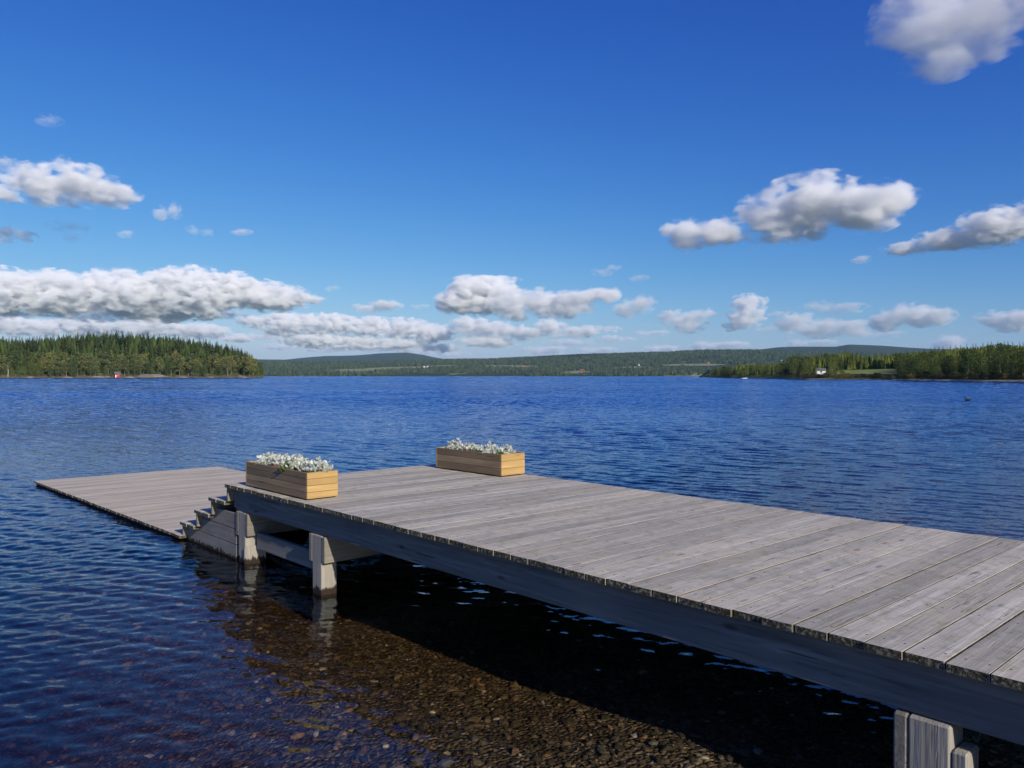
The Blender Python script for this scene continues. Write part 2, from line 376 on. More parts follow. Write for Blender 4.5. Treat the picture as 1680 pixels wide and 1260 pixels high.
def waves(x, y):
    r = np.hypot(x, y)+.01; cell = np.maximum(r*(WRAT-1), .004); z = np.zeros_like(x); w_ = random.Random(11)
    wx = (fbm(x*.35, y*.35, 3, 21)-.5)*1.0; wy = (fbm(x*.35, y*.35, 3, 22)-.5)*1.0
    gust = .62+.55*np.clip((fbm(x*.010+7, y*.028, 4, 31)-.36)/.28, 0, 1)
    lee = np.clip((r-5)/45, 0, 1)**.8                     # calmer by the shore
    uu_ = u_of(x, y); vv_ = v_of(x, y); calm = .52+.48*np.clip((np.maximum(uu_, -vv_*1.4-3.)+3.5)/5, 0, 1)
    gust = gust*(1-.55*np.exp(-((np.arctan2(x, y)-.40)/.25)**2-((np.log(r)-4.0)/.38)**2)-.3*np.exp(-((np.arctan2(x, y)+.45)/.25)**2-((np.log(r)-3.0)/.4)**2))
    lam = .085
    for k in range(20):
        fade = np.clip(lam/(3.2*cell)-.6, 0, 1); fade *= np.clip(1.25-lam/(.31+4.6*cell), 0, 1)**.7
        if fade.max() > 0:
            nd = 5 if lam < 6 else 4
            sl_ = .046*(1.0 if lam > .16 else .8)
            for j in range(nd):
                th = R(22)+w_.gauss(0, .62); kk = 2*math.pi/(lam*w_.uniform(.8, 1.3)); ph = w_.uniform(0, 6.28)
                dx, dy = math.sin(th), math.cos(th)
                ar = kk*(dx*(x+wx*min(lam, 1.)*1.2)+dy*(y+wy*min(lam, 1.)*1.2))+ph
                z += fade*(.46+2.1*lee)*calm*gust*sl_/kk*(np.sin(ar)+.25*np.sin(2*ar+1.57))
        lam *= 1.42
    z *= np.where(np.abs(np.arctan2(x, y)) > .84, 0, 1)*np.clip((r-.8)/1.5, 0, 1)*np.clip((3400-r)/600, 0, 1)
    return z
V, F = polar(rs, ths, waves)
nr, nth = len(rs), len(ths)
i = np.arange(nr-1)*nth
F = np.concatenate([F, np.stack([i+nth-1, i, i+nth, i+2*nth-1], -1)]) if True else F
V = np.concatenate([V, [[0, 0, 0]], [[rs[-1]*math.sin(t), rs[-1]*math.cos(t), -60] for t in ths], [[0, 0, -60]]])
c0 = nr*nth; o0 = (nr-1)*nth; b0 = c0+1; c1 = b0+nth
k = np.arange(nth); k2 = (k+1) % nth
F = np.concatenate([F, np.stack([np.full(nth, c0), k2, k, k], -1)[:, [0, 2, 1, 1]] if False else np.zeros((0, 4), int)])
tri = [(c0, int(a_), int(b_)) for a_, b_ in zip(k2, k)]+[(c1, int(b0+a_), int(b0+b_)) for a_, b_ in zip(k, k2)]
side = np.stack([o0+k, o0+k2, b0+k2, b0+k], -1)
F = np.concatenate([F, side])
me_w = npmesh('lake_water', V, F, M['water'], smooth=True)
# caps (triangles) joined with bmesh
import bmesh
bm = bmesh.new(); bm.from_mesh(me_w.data); bm.verts.ensure_lookup_table()
for t in tri:
    f_ = bm.faces.new([bm.verts[q] for q in t]); f_.smooth = True
bmesh.ops.recalc_face_normals(bm, faces=bm.faces[:]) if False else None
bm.to_mesh(me_w.data); bm.free()
tag(me_w, 'blue rippled lake surface, clear and brown over the shallows', kind='structure')

# ---------------------------------------------------------------- jetty
ZD = EYE-1.045                  # deck top
TH = .034
WD = 2.66
jetty = empty('wooden_jetty', JO, YAW, label='long grey plank jetty on posts with two planters at its far end', cat='jetty')
b = MB(); y = 0.; pitch = .1475
k = 0
while y > -13:
    wv = pitch-rnd.uniform(.005, .008); e0 = rnd.uniform(-.008, .006); e1 = rnd.uniform(-.01, .01); dz = rnd.uniform(-.0015, .0015)
    b.box(e0, WD+e1, y-wv, y, ZD-TH+dz, ZD+dz, .0014, 0, 1, 0); y -= pitch; k += 1
b.build('decking', [M['deck'], M['deck_end'], M['deck_side']], jetty)
VB = .07; ZB = ZD-TH
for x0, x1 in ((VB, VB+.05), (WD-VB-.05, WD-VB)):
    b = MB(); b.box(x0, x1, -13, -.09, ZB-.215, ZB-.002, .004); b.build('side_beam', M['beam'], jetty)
for xx in (.72, 1.33, 1.94):
    b = MB(); b.box(xx-.024, xx+.024, -12.9, -.09, ZB-.19, ZB-.002, .004); b.build('joist', M['beam'], jetty)
b = MB(); b.box(VB+.002, WD-VB-.002, -.086, -.04, ZB-.2, ZB-.002, .004); b.build('end_beam', M['cross'], jetty)
ZC = ZB-.218                    # underside of the beams
def bent(u, footing=False):
    """a pair of posts clamped between two crossbeams; u = far face of the far crossbeam"""
    for v0 in (.053, WD-.053-.14):
        b = MB(); b.box(v0, v0+.14, u-.205, u-.055, -1.1, ZC-.001, .006); b.build('post', M['post'], jetty)
        if footing:
            b = MB(); b.box(v0-.015, v0+.2, u-.235, u-.206, -.9, .17, .012); b.build('footing', M['post'], jetty)
    b = MB(); b.box(.05, WD-.05, u-.053, u, ZC-.23, ZC-.002, .006); b.build('crossbeam', M['cross'], jetty)
    b = MB(); b.box(.05, WD-.05, u-.262, u-.207, ZC-.215, ZC-.003, .006); b.build('crossbeam', M['cross'], jetty)
bent(-.13, True); bent(-1.585)
# nearest bent: the sunward clamp sits lower and runs down beside the post
u = -6.285
for v0 in (.045, WD-.045-.14):
    b = MB(); b.box(v0, v0+.14, u-.205, u-.055, -.9, ZC-.001, .008); b.build('post', M['post'], jetty)
    b = MB(); b.box(v0+.004, v0+.13, u-.262, u-.207, -.85, ZC-.085, .008); b.build('post_brace', M['post'], jetty)
b = MB(); b.box(.043, WD-.05, u-.053, u, ZC-.23, ZC-.002, .008); b.build('crossbeam', M['cross'], jetty)
bent(-11)
# skirt board and diagonal braces between the two outer bents
b = MB(); b.box(.14, .185, -1.583, -.396, .145, .30, .005); b.build('skirt_board', M['beam'], jetty)
b = MB(); b.tube([(.30, -.25, .02), (.33, -1.35, -.03)], [.012, .01]); b.build('loose_batten', M['post'], jetty)
# stairs down to the bathing platform
st = jetty
NS = [(.392, 1), (.79, 2), (1.185, 3)]
RISE = .1765
for uu_, k in NS:
    z = ZD-RISE*k
    b = MB()
    for q in range(2):
        a0 = uu_-.40+q*.205; b.box(rnd.uniform(-.004, .004), 2.2, a0+.03, a0+.225, z-.036, z, .004, 0, 1, 0)
    b.build('tread', [M['deck'], M['deck_end'], M['deck_side']], st)
for uu_, k in [(0, 0)]+NS:
    z = ZD-RISE*k-(TH if k == 0 else .038)
    b = MB(); b.box(.012, 2.19, uu_-.034, uu_-.006, z-RISE+.04, z-.001, .003); b.build('riser', M['cross'], st)
def stringer(v0):
    for z0, z1, sh in ((.302, .445, 0), (.154, .294, .0), (.006, .146, 0), (-.145, -.002, 0)):
        # each board is cut along the slope of the stairs
        def ue(z): return (ZD-.10-z)/(RISE/.396)-.02
        a0, a1 = ue(z1), min(ue(z0), 1.6)
        vs = []
        for vx in (v0, v0+.045):
            vs += [(vx, -.115, z0), (vx, max(a1, .1), z0), (vx, max(a0, .1), z1), (vx, -.115, z1)]
        b.add(vs, [(0, 1, 2, 3), (7, 6, 5, 4), (0, 4, 5, 1), (1, 5, 6, 2), (2, 6, 7, 3), (3, 7, 4, 0)])
for v0 in (.06, 2.1):
    b = MB(); stringer(v0); b.build('stringer', M['stair'], st)

# ---------------------------------------------------------------- bathing platform
ZP = EYE-1.72
raft = empty('bathing_platform', JO, YAW, label='low wide plank bathing platform lying just above the water beyond the jetty stairs', cat='platform')
b = MB(); y = 7.33; PW = 2.95
while y > 1.2:
    e0 = rnd.uniform(-.006, .006)
    sh = -.02-.155*(y-1)/6.4
    b.box(sh+e0, PW+sh*.3+rnd.uniform(-.01, .01), y-.1415, y, ZP-.03, ZP+rnd.uniform(-.001, .001), .0014, 0, 1, 0); y -= .1475
b.build('decking', [M['raft'], M['deck_end'], M['deck_side']], raft)
def skew(x0, x1, z0, z1, name):
    b = MB(); s0, s1 = -.02-.155*(7.3-1)/6.4, -.02-.155*.04
    vs = [(x0+s0, 7.31, z0), (x1+s0, 7.31, z0), (x1+s1, 1.25, z0), (x0+s1, 1.25, z0)]
    vs += [(x, y, z1) for x, y, _ in vs]
    b.add(vs, [(3, 2, 1, 0), (4, 5, 6, 7), (0, 1, 5, 4), (1, 2, 6, 5), (2, 3, 7, 6), (3, 0, 4, 7)]); b.build(name, M['beam'], raft)
skew(.03, .08, -.12, ZP-.032, 'side_beam'); skew(PW-.15, PW-.1, -.12, ZP-.032, 'side_beam')
b = MB(); b.box(-.1, PW-.12, 7.25, 7.29, -.12, ZP-.033, .004); b.build('end_beam', M['beam'], raft)
for uu_ in (2.4, 4.3, 6.2):
    b = MB(); b.box(0.05, PW-.25, uu_, uu_+.2, -.14, -.02, .02); b.build('float', M['cross'], raft)

# ---------------------------------------------------------------- planters
def planter(loc, label, ln=1.20, w=.33, h=.235, sep=4):
    t = empty('planter_box', label=label, cat='planter', group='wooden planter boxes on the jetty')
    t.location = M_J @ Vector(loc); t.rotation_euler = (0, 0, YAW)
    bh = (h-.012)/sep
    for x0 in (0, w-.022):
        b = MB()
        for k in range(sep):
            b.box(x0, x0+.022, 0, ln, .012+k*bh, .012+(k+1)*bh-.0025, .0025)
        b.build('side_panel', M['plank_y'], t)
    for y0 in (-.022, ln):
        b = MB()
        for k in range(sep):
            b.box(0, w, y0, y0+.0215, .012+k*bh, .012+(k+1)*bh-.002, .0025)
        b.build('end_panel', M['plank_x'], t)
    for y0 in (.06, ln/2, ln-.1):
        b = MB(); b.box(.02, w-.02, y0, y0+.05, 0, .02, .002); b.build('base_batten', M['plank_x'], t)
    b = MB(); nn = 14
    vs = [(.022+(w-.044)*i/4, ln*j/nn, h-.045+.012*math.sin(i*2.1+j*1.7)) for j in range(nn+1) for i in range(5)]
    b.add(vs, [(j*5+i, j*5+i+1, j*5+i+6, j*5+i+5) for j in range(nn) for i in range(4)])
    b.build('soil', M['soil'], t)
    return t
P1 = (.075, -1.49, ZD+.001); P2 = (2.30, -1.43, ZD+.001)
planter(P1, 'planter box of four stained boards by the jetty steps, packed with silver plants', 1.17, .29, .235, 4)
planter(P2, 'planter box at the far right corner of the jetty, with gaps between its silver plants', 1.08, .33, .235, 3)
def leafmat(name, c0, c1, trans=.25):
    m = NT(name); c = m.ramp(m.island(), [(0, c0), (1, c1)])
    p = m.pr(c, .75, spec=.2); tl = m.n('ShaderNodeBsdfTranslucent'); m.set(tl.inputs[0], c)
    ms = m.n('ShaderNodeMixShader', i_0=trans, i_1=p.outputs[0], i_2=tl.outputs[0]); m.t.links.new(ms.outputs[0], m.out.inputs[0]); return m.mat
M['silver'] = leafmat('silver_leaf', (.46, .50, .38), (.88, .88, .81), .3)
M['greenleaf'] = leafmat('green_leaf', (.10, .17, .03), (.28, .36, .08), .3)
M['redleaf'] = leafmat('red_flower', (.22, .09, .07), (.42, .25, .18), .3)
M['stem'] = leafmat('stem', (.25, .28, .2), (.35, .38, .3), .1)
def silver_plant(seed):
    r_ = random.Random(seed); lf = MB(); sm = MB()
    for s_ in range(r_.randint(34, 40)):
        th = r_.uniform(0, 6.28); lean = r_.uniform(.05, 1.6); L = r_.uniform(.08, .135)*(1.1-.25*lean)
        d = Vector((math.cos(th)*lean, math.sin(th)*lean, 1)).normalized(); base = Vector((math.cos(th)*.02*lean, math.sin(th)*.02*lean, 0))
        sm.tube([base, base+d*L*.7], [.002, .0012], 3)
        for q in range(13):              # lobed, felted leaves up the stem
            t = r_.uniform(.3, 1); p = base+d*L*t; a = r_.uniform(0, 6.28)
            out = (Vector((math.cos(a), math.sin(a), r_.uniform(.2, 1.2)))+d*.6).normalized(); l = r_.uniform(.022, .040)
            w = out.cross(Vector((r_.uniform(-1, 1), r_.uniform(-1, 1), 1))).normalized()
            n_ = out.cross(w)
            pts = []
            for z_, ww in ((0, .06), (.3, .30), (.42, .12), (.65, .34), (.76, .14), (1, .07)):
                c = p+out*l*z_+n_*(-.25*l*z_*z_); pts += [c-w*l*ww, c+w*l*ww]
            lf.add(pts, [(2*i, 2*i+1, 2*i+3, 2*i+2) for i in range(5)])
    return lf, sm
protos = []
for sd in range(4):
    lf, sm = silver_plant(sd+40); protos.append((lf, sm))
def put_plant(P, lx, ly, i, label, name='silver_plant', cat='plant', group='silver leaved plants in the planters', sc=1., lm='silver', data={}):
    t = empty(name, label=label, cat=cat, group=group)
    t.location = M_J @ Vector((P[0]+lx, P[1]+ly, P[2]+.19)); t.rotation_euler = (0, 0, rnd.uniform(0, 6.28)); t.scale = (sc*1.1, sc*1.1, sc*.86)
    for nm, k in (('leaves', 0), ('stems', 1)):
        key = (i, k, lm)
        if key not in data:
            o = protos[i][k].build(nm, M[lm if k == 0 else 'stem'], t); data[key] = o.data
        else:
            o = bpy.data.objects.new(nm, data[key]); SC.collection.objects.link(o); o.parent = t
near_l = ['silver plant at the step end of the near planter', 'silver plant second from the step end of the near planter', 'tall silver plant in the left middle of the near planter', 'silver plant behind the reddish flower in the near planter', 'silver plant behind the green clump in the near planter', 'silver plant just right of the green clump in the near planter', 'wide silver plant at the shoreward end of the near planter']
for j, lb in enumerate(near_l):
    put_plant(P1, .17+rnd.uniform(-.04, .04), 1.07-j*.162+rnd.uniform(-.02, .02), j % 4, lb, sc=rnd.uniform(1.0, 1.2))
for j in range(5):
    put_plant(P1, [.08, .26, .26, .09, .26][j], [.96, .84, .62, .42, .2][j], (j+1) % 4, ['low silver plant at the front edge near the steps, near planter', 'silver plant at the back of the near planter, step side', 'silver plant at the back middle of the near planter', 'low silver plant at the front edge right of the green clump, near planter', 'silver plant at the back of the near planter, shoreward side'][j], sc=.82)
far_l = [('tall silver plant at the left end of the far planter', .94, 1.1), ('silver plant left of the orange flower in the far planter', .68, 1.05), ('broad silver plant right of the middle of the far planter', .38, 1.1), ('silver plant at the right end of the far planter', .13, .98)]
for j, (lb, yy, sc_) in enumerate(far_l): put_plant(P2, .17, yy, j, lb, sc=sc_)
for j, (lb, yy, sc_) in enumerate([('small silver plant at the front edge, left part of the far planter', .9, .6), ('small silver plant at the front edge, right part of the far planter', .27, .7)]): put_plant(P2, .08, yy, j, lb, sc=sc_)
put_plant(P1, .05, .40, 0, 'bright green clump among the silver plants of the near planter', 'green_plant', 'plant', None, .78, 'greenleaf')
put_plant(P1, .09, .70, 1, 'small reddish flower at the front of the near planter', 'red_flower', 'flower', None, .5, 'redleaf')
put_plant(P2, .09, .60, 2, 'small orange and red flower in the middle of the far planter', 'red_flower', 'flower', None, .45, 'redleaf')
put_plant(P2, .16, .62, 3, 'low green clump behind the flower in the far planter', 'green_plant', 'plant', None, .5, 'greenleaf')
put_plant(P2, .09, .10, 3, 'low green clump at the right end of the far planter', 'green_plant', 'plant', None, .5, 'greenleaf')

# ---------------------------------------------------------------- far land
def ang(px): return math.atan((px-840)/FPX)
def interp(tbl): 
    xs = [ang(p[0]) for p in tbl]; ys = [p[1] for p in tbl]
    return lambda th: np.interp(th, xs, ys)
def zof(py, r, th):             # height seen at photo row py, distance r, azimuth th
    return EYE + r*np.cos(th)*np.tan(-(np.arctan((py-630)/FPX)+PITCH))
def sm(t): t = np.clip(t, 0, 1); return t*t*(3-2*t)
def forest_mat(name, cols, fields=0, sc=.004, blu=0):
    m = NT(name); v = m.n('ShaderNodeTexCoord').outputs['Object']
    a = m.noise(v, sc*14, 6, .75); c = m.ramp(a, [(.35, cols[0]), (.55, cols[1]), (.72, cols[2])])
    if fields:
        mp = m.coord((1, .45, 1), vec=v); f = m.noise(mp, sc*.9, 3, .5)
        zz = m.n('ShaderNodeSeparateXYZ', i_0=v).outputs[2]
        low = m.n('ShaderNodeMapRange', i_0=zz, i_1=15., i_2=95., i_3=1., i_4=0.).outputs[0]
        k_ = m.math('MULTIPLY', m.ramp(f, [(.55, 0.), (.58, 1.)]), low)
        c = m.mix(m.math('MULTIPLY', k_, fields), c, (.24, .25, .12))
    m.pr(c, .95, spec=.05); return m.mat
M['hill'] = forest_mat('hill_forest', [(.024, .04, .026), (.042, .062, .036), (.068, .088, .046)], 1.)
M['hill_far'] = forest_mat('far_hill_forest', [(.02, .033, .017), (.035, .052, .025), (.05, .065, .03)], 0)
M['land'] = soil_like('headland_ground', [(.07, .075, .03), (.15, .13, .06), (.28, .25, .18)], .3, bump=.2)
def hill(name, tbl, r0, rr, mat, label, pxr=(-900, 2700), front=None, lump=.10, sub=8.):
    f = interp(tbl); ths = np.linspace(ang(pxr[0]), ang(pxr[1]), 700); rs_ = np.concatenate([np.linspace(r0, rr, 46), np.linspace(rr, rr*1.5, 6)[1:]])
    def zf(x, y):
        th = np.arctan2(x, y); r = np.hypot(x, y); top = np.maximum(zof(f(th), rr, th)-sub, 2)
        t = (r-r0)/(rr-r0); s_ = np.where(t < 1, .10*np.clip(t/.05, 0, 1)+.90*sm(t)**.9, 1-(t-1)*.8)
        nz = (fbm(x/(rr*.05), y/(rr*.05), 5, 9)-.5)*lump*2
        return top*(s_*(1+nz*np.clip(1.1-t, .1, 1)*2))-np.where(t < .004, 4, 0)
    V, F = polar(rs_, ths, zf)
    return tag(npmesh(name, V, F, mat, smooth=True), label, kind='structure'), zf
T1 = [(-900, 585), (300, 590), (430, 594), (600, 594), (733, 591), (800, 590), (860, 587), (925, 584), (1000, 581), (1090, 578.5), (1160, 575), (1241, 575), (1300, 578), (1400, 580), (1500, 582), (1900, 578), (2700, 570)]
T2 = [(-900, 585), (380, 591), (428, 590), (467, 590.5), (500, 587), (533, 584.5), (590, 583), (628, 580), (667, 579), (695, 583), (715, 587), (733, 590), (800, 596), (1000, 603), (2700, 603)]
T3 = [(-900, 612), (1050, 600), (1150, 581), (1241, 574), (1276, 569.5), (1301, 568.5), (1371, 568.5), (1393, 565), (1446, 567), (1484, 569.5), (1522, 571.5), (1600, 574), (1900, 578), (2700, 580)]
_, z1 = hill('hills', T1, 3000, 5200, M['hill'], 'forested hillside with pale fields across the lake')
_, z2 = hill('hills', T2, 7000, 11500, M['hill_far'], 'bluish distant hill behind the left end of the far shore', lump=.05, sub=0)
_, z3 = hill('hills', T3, 5600, 8200, M['hill_far'], 'dark bluish ridge rising behind the right shore', lump=.05, sub=4)

# far-off woods as one mass of small conifers on the hillside
def cones(name, X, Y, Z, H, Wd, mat, label, kind='stuff', cat='forest', seed=0):
    g = np.random.default_rng(seed); n_ = len(X); k = 5
    a = np.arange(k)*2*math.pi/k
    ring = lambda rr_, z_: np.stack([np.cos(a)*rr_, np.sin(a)*rr_, np.full(k, z_)], -1)
    base = np.concatenate([ring(1, .05), ring(.38, .48), ring(.72, .42), [[0, 0, 1.]]])
    fc = []
    for j in range(k):
        j2 = (j+1) % k; fc += [(j, j2, k+j2), (j, k+j2, k+j), (2*k+j, 2*k+j2, 3*k)]
    fc = np.array(fc)
    V = base[None]*np.stack([Wd, Wd, H], -1)[:, None, :]*g.uniform(.75, 1.25, (n_, len(base), 1))**np.array([1, 1, .3])
    V += np.stack([X, Y, Z], -1)[:, None]
    F = (fc[None]+len(base)*np.arange(n_)[:, None, None]).reshape(-1, 3)
    return tag(npmesh(name, V.reshape(-1, 3), F, mat), label, cat, kind=kind)
m = NT('far_conifer'); m.pr(m.ramp(m.island(), [(0, (.02, .038, .022)), (.6, (.044, .066, .034)), (1, (.095, .11, .05))]), .95, spec=.05); M['cone'] = m.mat
def on_hill(zf, px, py, r0, r1):
    th = ang(px); el = math.atan((py-630)/FPX)+PITCH; r = np.arange(r0, r1, 10.)
    x, y = r*math.sin(th), r*math.cos(th); z = zf(x, y); hit = np.nonzero(z >= EYE-y*math.tan(el))[0]
    i = hit[0] if len(hit) else -1; return float(x[i]), float(y[i]), float(z[i])
M['pasture'] = soil_like('far_pasture', [(.13, .16, .06), (.22, .23, .10), (.30, .28, .15)], .02, bump=.1)
FLD = []
for px0, px1, py, hh_, sl_ in ((520, 655, 609.5, 2.2, -2.5), (600, 690, 605.5, 1.6, -2), (690, 745, 602.5, 1.5, -2), (795, 875, 602, 2.0, 0), (920, 968, 612.5, 2.2, -1.5), (1000, 1060, 605, 1.4, -2), (1085, 1190, 600, 1.8, -1), (560, 620, 612, 1.2, 0)):
    g_ = []
    for i in range(25):
        t_ = i/24; hw = hh_*math.sin(math.pi*min(1, max(0, t_*.94+.03)))**.5
        for j in range(7):
            px_, py_ = px0+(px1-px0)*t_, py+sl_*t_+hw*(1-2*j/6)
            x_, y_, z_ = on_hill(z1, px_, min(py_, 615.2), 3040, 5000); g_.append((x_, y_, z_+2.2))
    FLD.append((px0, px1, g_))
    b = MB(); b.add(g_, [(i*7+j, i*7+j+7, i*7+j+8, i*7+j+1)[::-1] for i in range(24) for j in range(6)])
    tag(b.build('field', M['pasture'], smooth=True), 'pale pasture strip on the far hillside', kind='structure')
FP = np.array([(p[0], p[1]) for f_ in FLD for p in f_[2]])
g = np.random.default_rng(3)
n_ = 36000; th = g.uniform(ang(380), ang(1780), n_); r = 3010+(g.uniform(0, 1, n_)**1.15)*2250
x, y = r*np.sin(th), r*np.cos(th); z = z1(x, y)
fld = fbm(x/520+3, y/260, 3, 77); ok = ((fld < .60) | (z > 90)) & (z > -1)
for q in range(0, len(FP), 2): ok &= ((x-FP[q, 0])**2+(y-FP[q, 1])**2 > 38**2)
x, y, z = x[ok], y[ok], z[ok]; n_ = len(x)
cones('forest', x, y, z-1, g.uniform(9, 19, n_), g.uniform(3.5, 6.5, n_), M['cone'], 'mass of distant conifers covering the far hillside')

# ---------------------------------------------------------------- left wooded headland
TL = [(-700, 556), (-60, 553), (0, 551), (40, 553), (75, 549), (110, 547), (150, 543), (190, 541), (215, 543), (250, 546), (280, 548), (310, 552), (340, 556), (370, 563), (395, 570), (412, 580), (425, 592), (433, 606), (437, 617)]
fL = interp(TL); RL = 800.
def zL(x, y):
    th = np.arctan2(x, y); r = np.hypot(x, y); edge = np.clip((ang(435)-th)/.012, 0, 1)
    rsh = RL+18*(fbm(th*40, th*0, 3, 5)-.5)+60*(1-sm(edge))
    hgt = np.maximum(zof(fL(th), 1040, th)-25, 2.2)
    t = (r-rsh)/240
    bank = .7*sm((r-rsh)/6)+1.6*sm((r-rsh)/40)
    return np.where(t > 0, (bank+hgt*sm(np.clip(t, 0, 1))*.98)*sm(edge*3), 0)-1.5*(1-sm((r-rsh+4)/5))-3*(1-sm(edge*6))
V, F = polar(np.concatenate([np.linspace(RL-25, RL+60, 50), np.linspace(RL+65, RL+420, 40)]), np.linspace(ang(-900), ang(440), 420), zL)
tag(npmesh('headland', V, F, M['land'], smooth=True), 'low wooded headland reaching into the lake on the left', kind='structure')

# ---- trees
def folmat(name, a, b, c, tr_=.2):
    m = NT(name); oi = m.n('ShaderNodeObjectInfo').outputs['Random']
    c1 = m.ramp(m.island(), [(0, a), (.5, b), (1, c)])
    c1 = m.mix(1., c1, m.ramp(oi, [(0, (.5, .62, .6)), (.5, (1, 1, 1)), (1, (1.35, 1.2, .9))]), 'MULTIPLY')
    p = m.pr(c1, .9, spec=.1); tl = m.n('ShaderNodeBsdfTranslucent'); m.set(tl.inputs[0], c1)
    ms = m.n('ShaderNodeMixShader', i_0=tr_, i_1=p.outputs[0], i_2=tl.outputs[0]); m.t.links.new(ms.outputs[0], m.out.inputs[0]); return m.mat
M['spruce'] = folmat('spruce_needles', (.045, .072, .018), (.085, .12, .028), (.14, .165, .045))
M['pine'] = folmat('pine_needles', (.09, .115, .04), (.17, .195, .07), (.26, .27, .10))
M['birch'] = folmat('birch_leaves', (.055, .09, .022), (.11, .155, .04), (.22, .25, .08), .3)
M['willow'] = folmat('willow_leaves', (.10, .10, .035), (.17, .15, .05), (.27, .21, .08), .3)
M['bark'] = soil_like('bark', [(.10, .08, .06), (.18, .15, .12), (.28, .25, .21)], 3)
M['pinebark'] = soil_like('pine_bark', [(.18, .13, .09), (.28, .21, .16), (.38, .32, .26)], 2)
def spruce(seed):               # unit height 1, returns (crown, trunk)
    r_ = random.Random(seed); c = MB(); t = MB(); W0 = r_.uniform(.13, .17)
    t.tube([(0, 0, -.02), (0, 0, .5), (0, 0, .98)], [.014, .008, .002], 5)
    z = r_.uniform(.05, .1)
    while z < .985:
        f = 1-z; w = W0*(f**.85)*(1 if z > .12 else .75)+.006
        for k in range(7 if z < .8 else 5):
            a = r_.uniform(0, 6.28); L = w*r_.uniform(.65, 1.2); dr = L*r_.uniform(.25, .6); wd = L*r_.uniform(.22, .36)+.004
            d = Vector((math.cos(a), math.sin(a), 0)); s_ = Vector((-d.y, d.x, 0))
            p0 = Vector((0, 0, z+.012)); p1 = p0+d*L*.55+Vector((0, 0, -dr*.35)); p2 = p0+d*L+Vector((0, 0, -dr))
            c.add([p0, p1-s_*wd, p2, p1+s_*wd, p1+Vector((0, 0, -.03*f-.008))], [(0, 1, 2), (0, 2, 3), (1, 4, 2), (3, 2, 4)])
        z += .022+.03*f*r_.uniform(.7, 1.2)
    c.tube([(0, 0, .95), (0, 0, 1.02)], [.006, .001], 3)
    return c, t
def clumped(seed, H0=.35, R0=.22, n=900, leaf=.022, tall=.65, lobes=9, trunk_r=.014, flat=.6, spread=.8):
    r_ = random.Random(seed); c = MB(); t = MB()
    t.tube([(0, 0, -.02), (r_.uniform(-.02, .02), r_.uniform(-.02, .02), H0), (r_.uniform(-.03, .03), 0, .9)], [trunk_r, trunk_r*.7, .002], 5)
    lb = []
    for k in range(lobes):
        z = H0+(1-H0)*(k+.5)/lobes*1.0; f = math.sin(math.pi*min(1, (z-H0)/(1-H0)*.85+.15))**.7
        a = r_.uniform(0, 6.28); rr_ = R0*f*r_.uniform(.2, spread)
        ctr = Vector((math.cos(a)*rr_, math.sin(a)*rr_, z-.03)); rad = R0*(.32+.38*f)*r_.uniform(.7, 1.15); lb.append((ctr, rad))
        t.tube([(0, 0, max(z-.12, H0*.8)), ctr], [trunk_r*.45, .002], 4)
    for ctr, rad in lb:
        m_ = int(n/lobes)
        for q in range(m_):
            d = Vector((r_.gauss(0, 1), r_.gauss(0, 1), r_.gauss(0, 1))).normalized()*rad*(r_.uniform(.35, 1)**.6)
            d.z *= flat; p = ctr+d
            if p.z > 1: continue
            u = Vector((r_.gauss(0, 1), r_.gauss(0, 1), r_.gauss(0, .6))).normalized(); w = u.cross(Vector((r_.gauss(0, 1), r_.gauss(0, 1), r_.gauss(0, 1)))).normalized()
            s_ = leaf*r_.uniform(.6, 1.4); c.add([p-u*s_, p+w*s_*.6, p+u*s_, p-w*s_*.6], [(0, 1, 2, 3)])
    return c, t
KIND = {}
def reg(kind, lst, cm, tm): KIND[kind] = [(c.build('crown', M[cm], link=False).data, t.build('trunk', M[tm], link=False).data) for c, t in lst]
reg('spruce_tree', [spruce(k) for k in range(7)], 'spruce', 'bark')
reg('pine_tree', [clumped(k+20, .26, .22, 900, .028, lobes=12, flat=.6) for k in range(6)], 'pine', 'pinebark')
reg('birch_tree', [clumped(k+40, .14, .26, 1500, .017, lobes=14, flat=.9, spread=.75) for k in range(6)], 'birch', 'bark')
reg('shrub', [clumped(k+60, .08, .62, 900, .05, lobes=9, flat=.75, trunk_r=.01) for k in range(4)], 'willow', 'bark')
def tree(kind, x, y, z, h, label, group, cat, wide=1., crown=None):
    cd, td = rnd.choice(KIND[kind])
    t = empty(kind, (x, y, z), rnd.uniform(0, 6.28), label=label, cat=cat, group=group); t.scale = (h*wide, h*wide, h)
    o = bpy.data.objects.new('crown', cd); SC.collection.objects.link(o); o.parent = t
    o = bpy.data.objects.new('trunk', td); SC.collection.objects.link(o); o.parent = t
    return t
def fz(f, x, y): return float(f(np.array([float(x)]), np.array([float(y)]))[0])
def place(zf, prof, px, r, kind, h, label, group, cat, wide=1., minh=3):
    th = ang(px); x, y = r*math.sin(th), r*math.cos(th); z = fz(zf, x, y)
    if z < .15: return
    top = float(zof(prof(np.array([th])), r, np.array([th]))[0]); hh = min(h, top-z)
    if hh < minh: return
    tree(kind, x, y, z-.1, hh, label, group, cat, wide); return hh
rt = random.Random(99)
spruces = 0
for i in range(235):            # spruces standing behind, their tips make the skyline
    row = i % 5; px = -30+(i//5)*9.9+row*2.1+rt.uniform(-3, 3); r = RL+60+row*48+rt.uniform(-14, 14)
    if place(zL, fL, px, r, 'spruce_tree', rt.uniform(19, 29), 'dark pointed spruce in the dense wood on the left headland', 'spruces in the wood on the left headland', 'tree', rt.uniform(1.5, 2.0), 4): spruces += 1
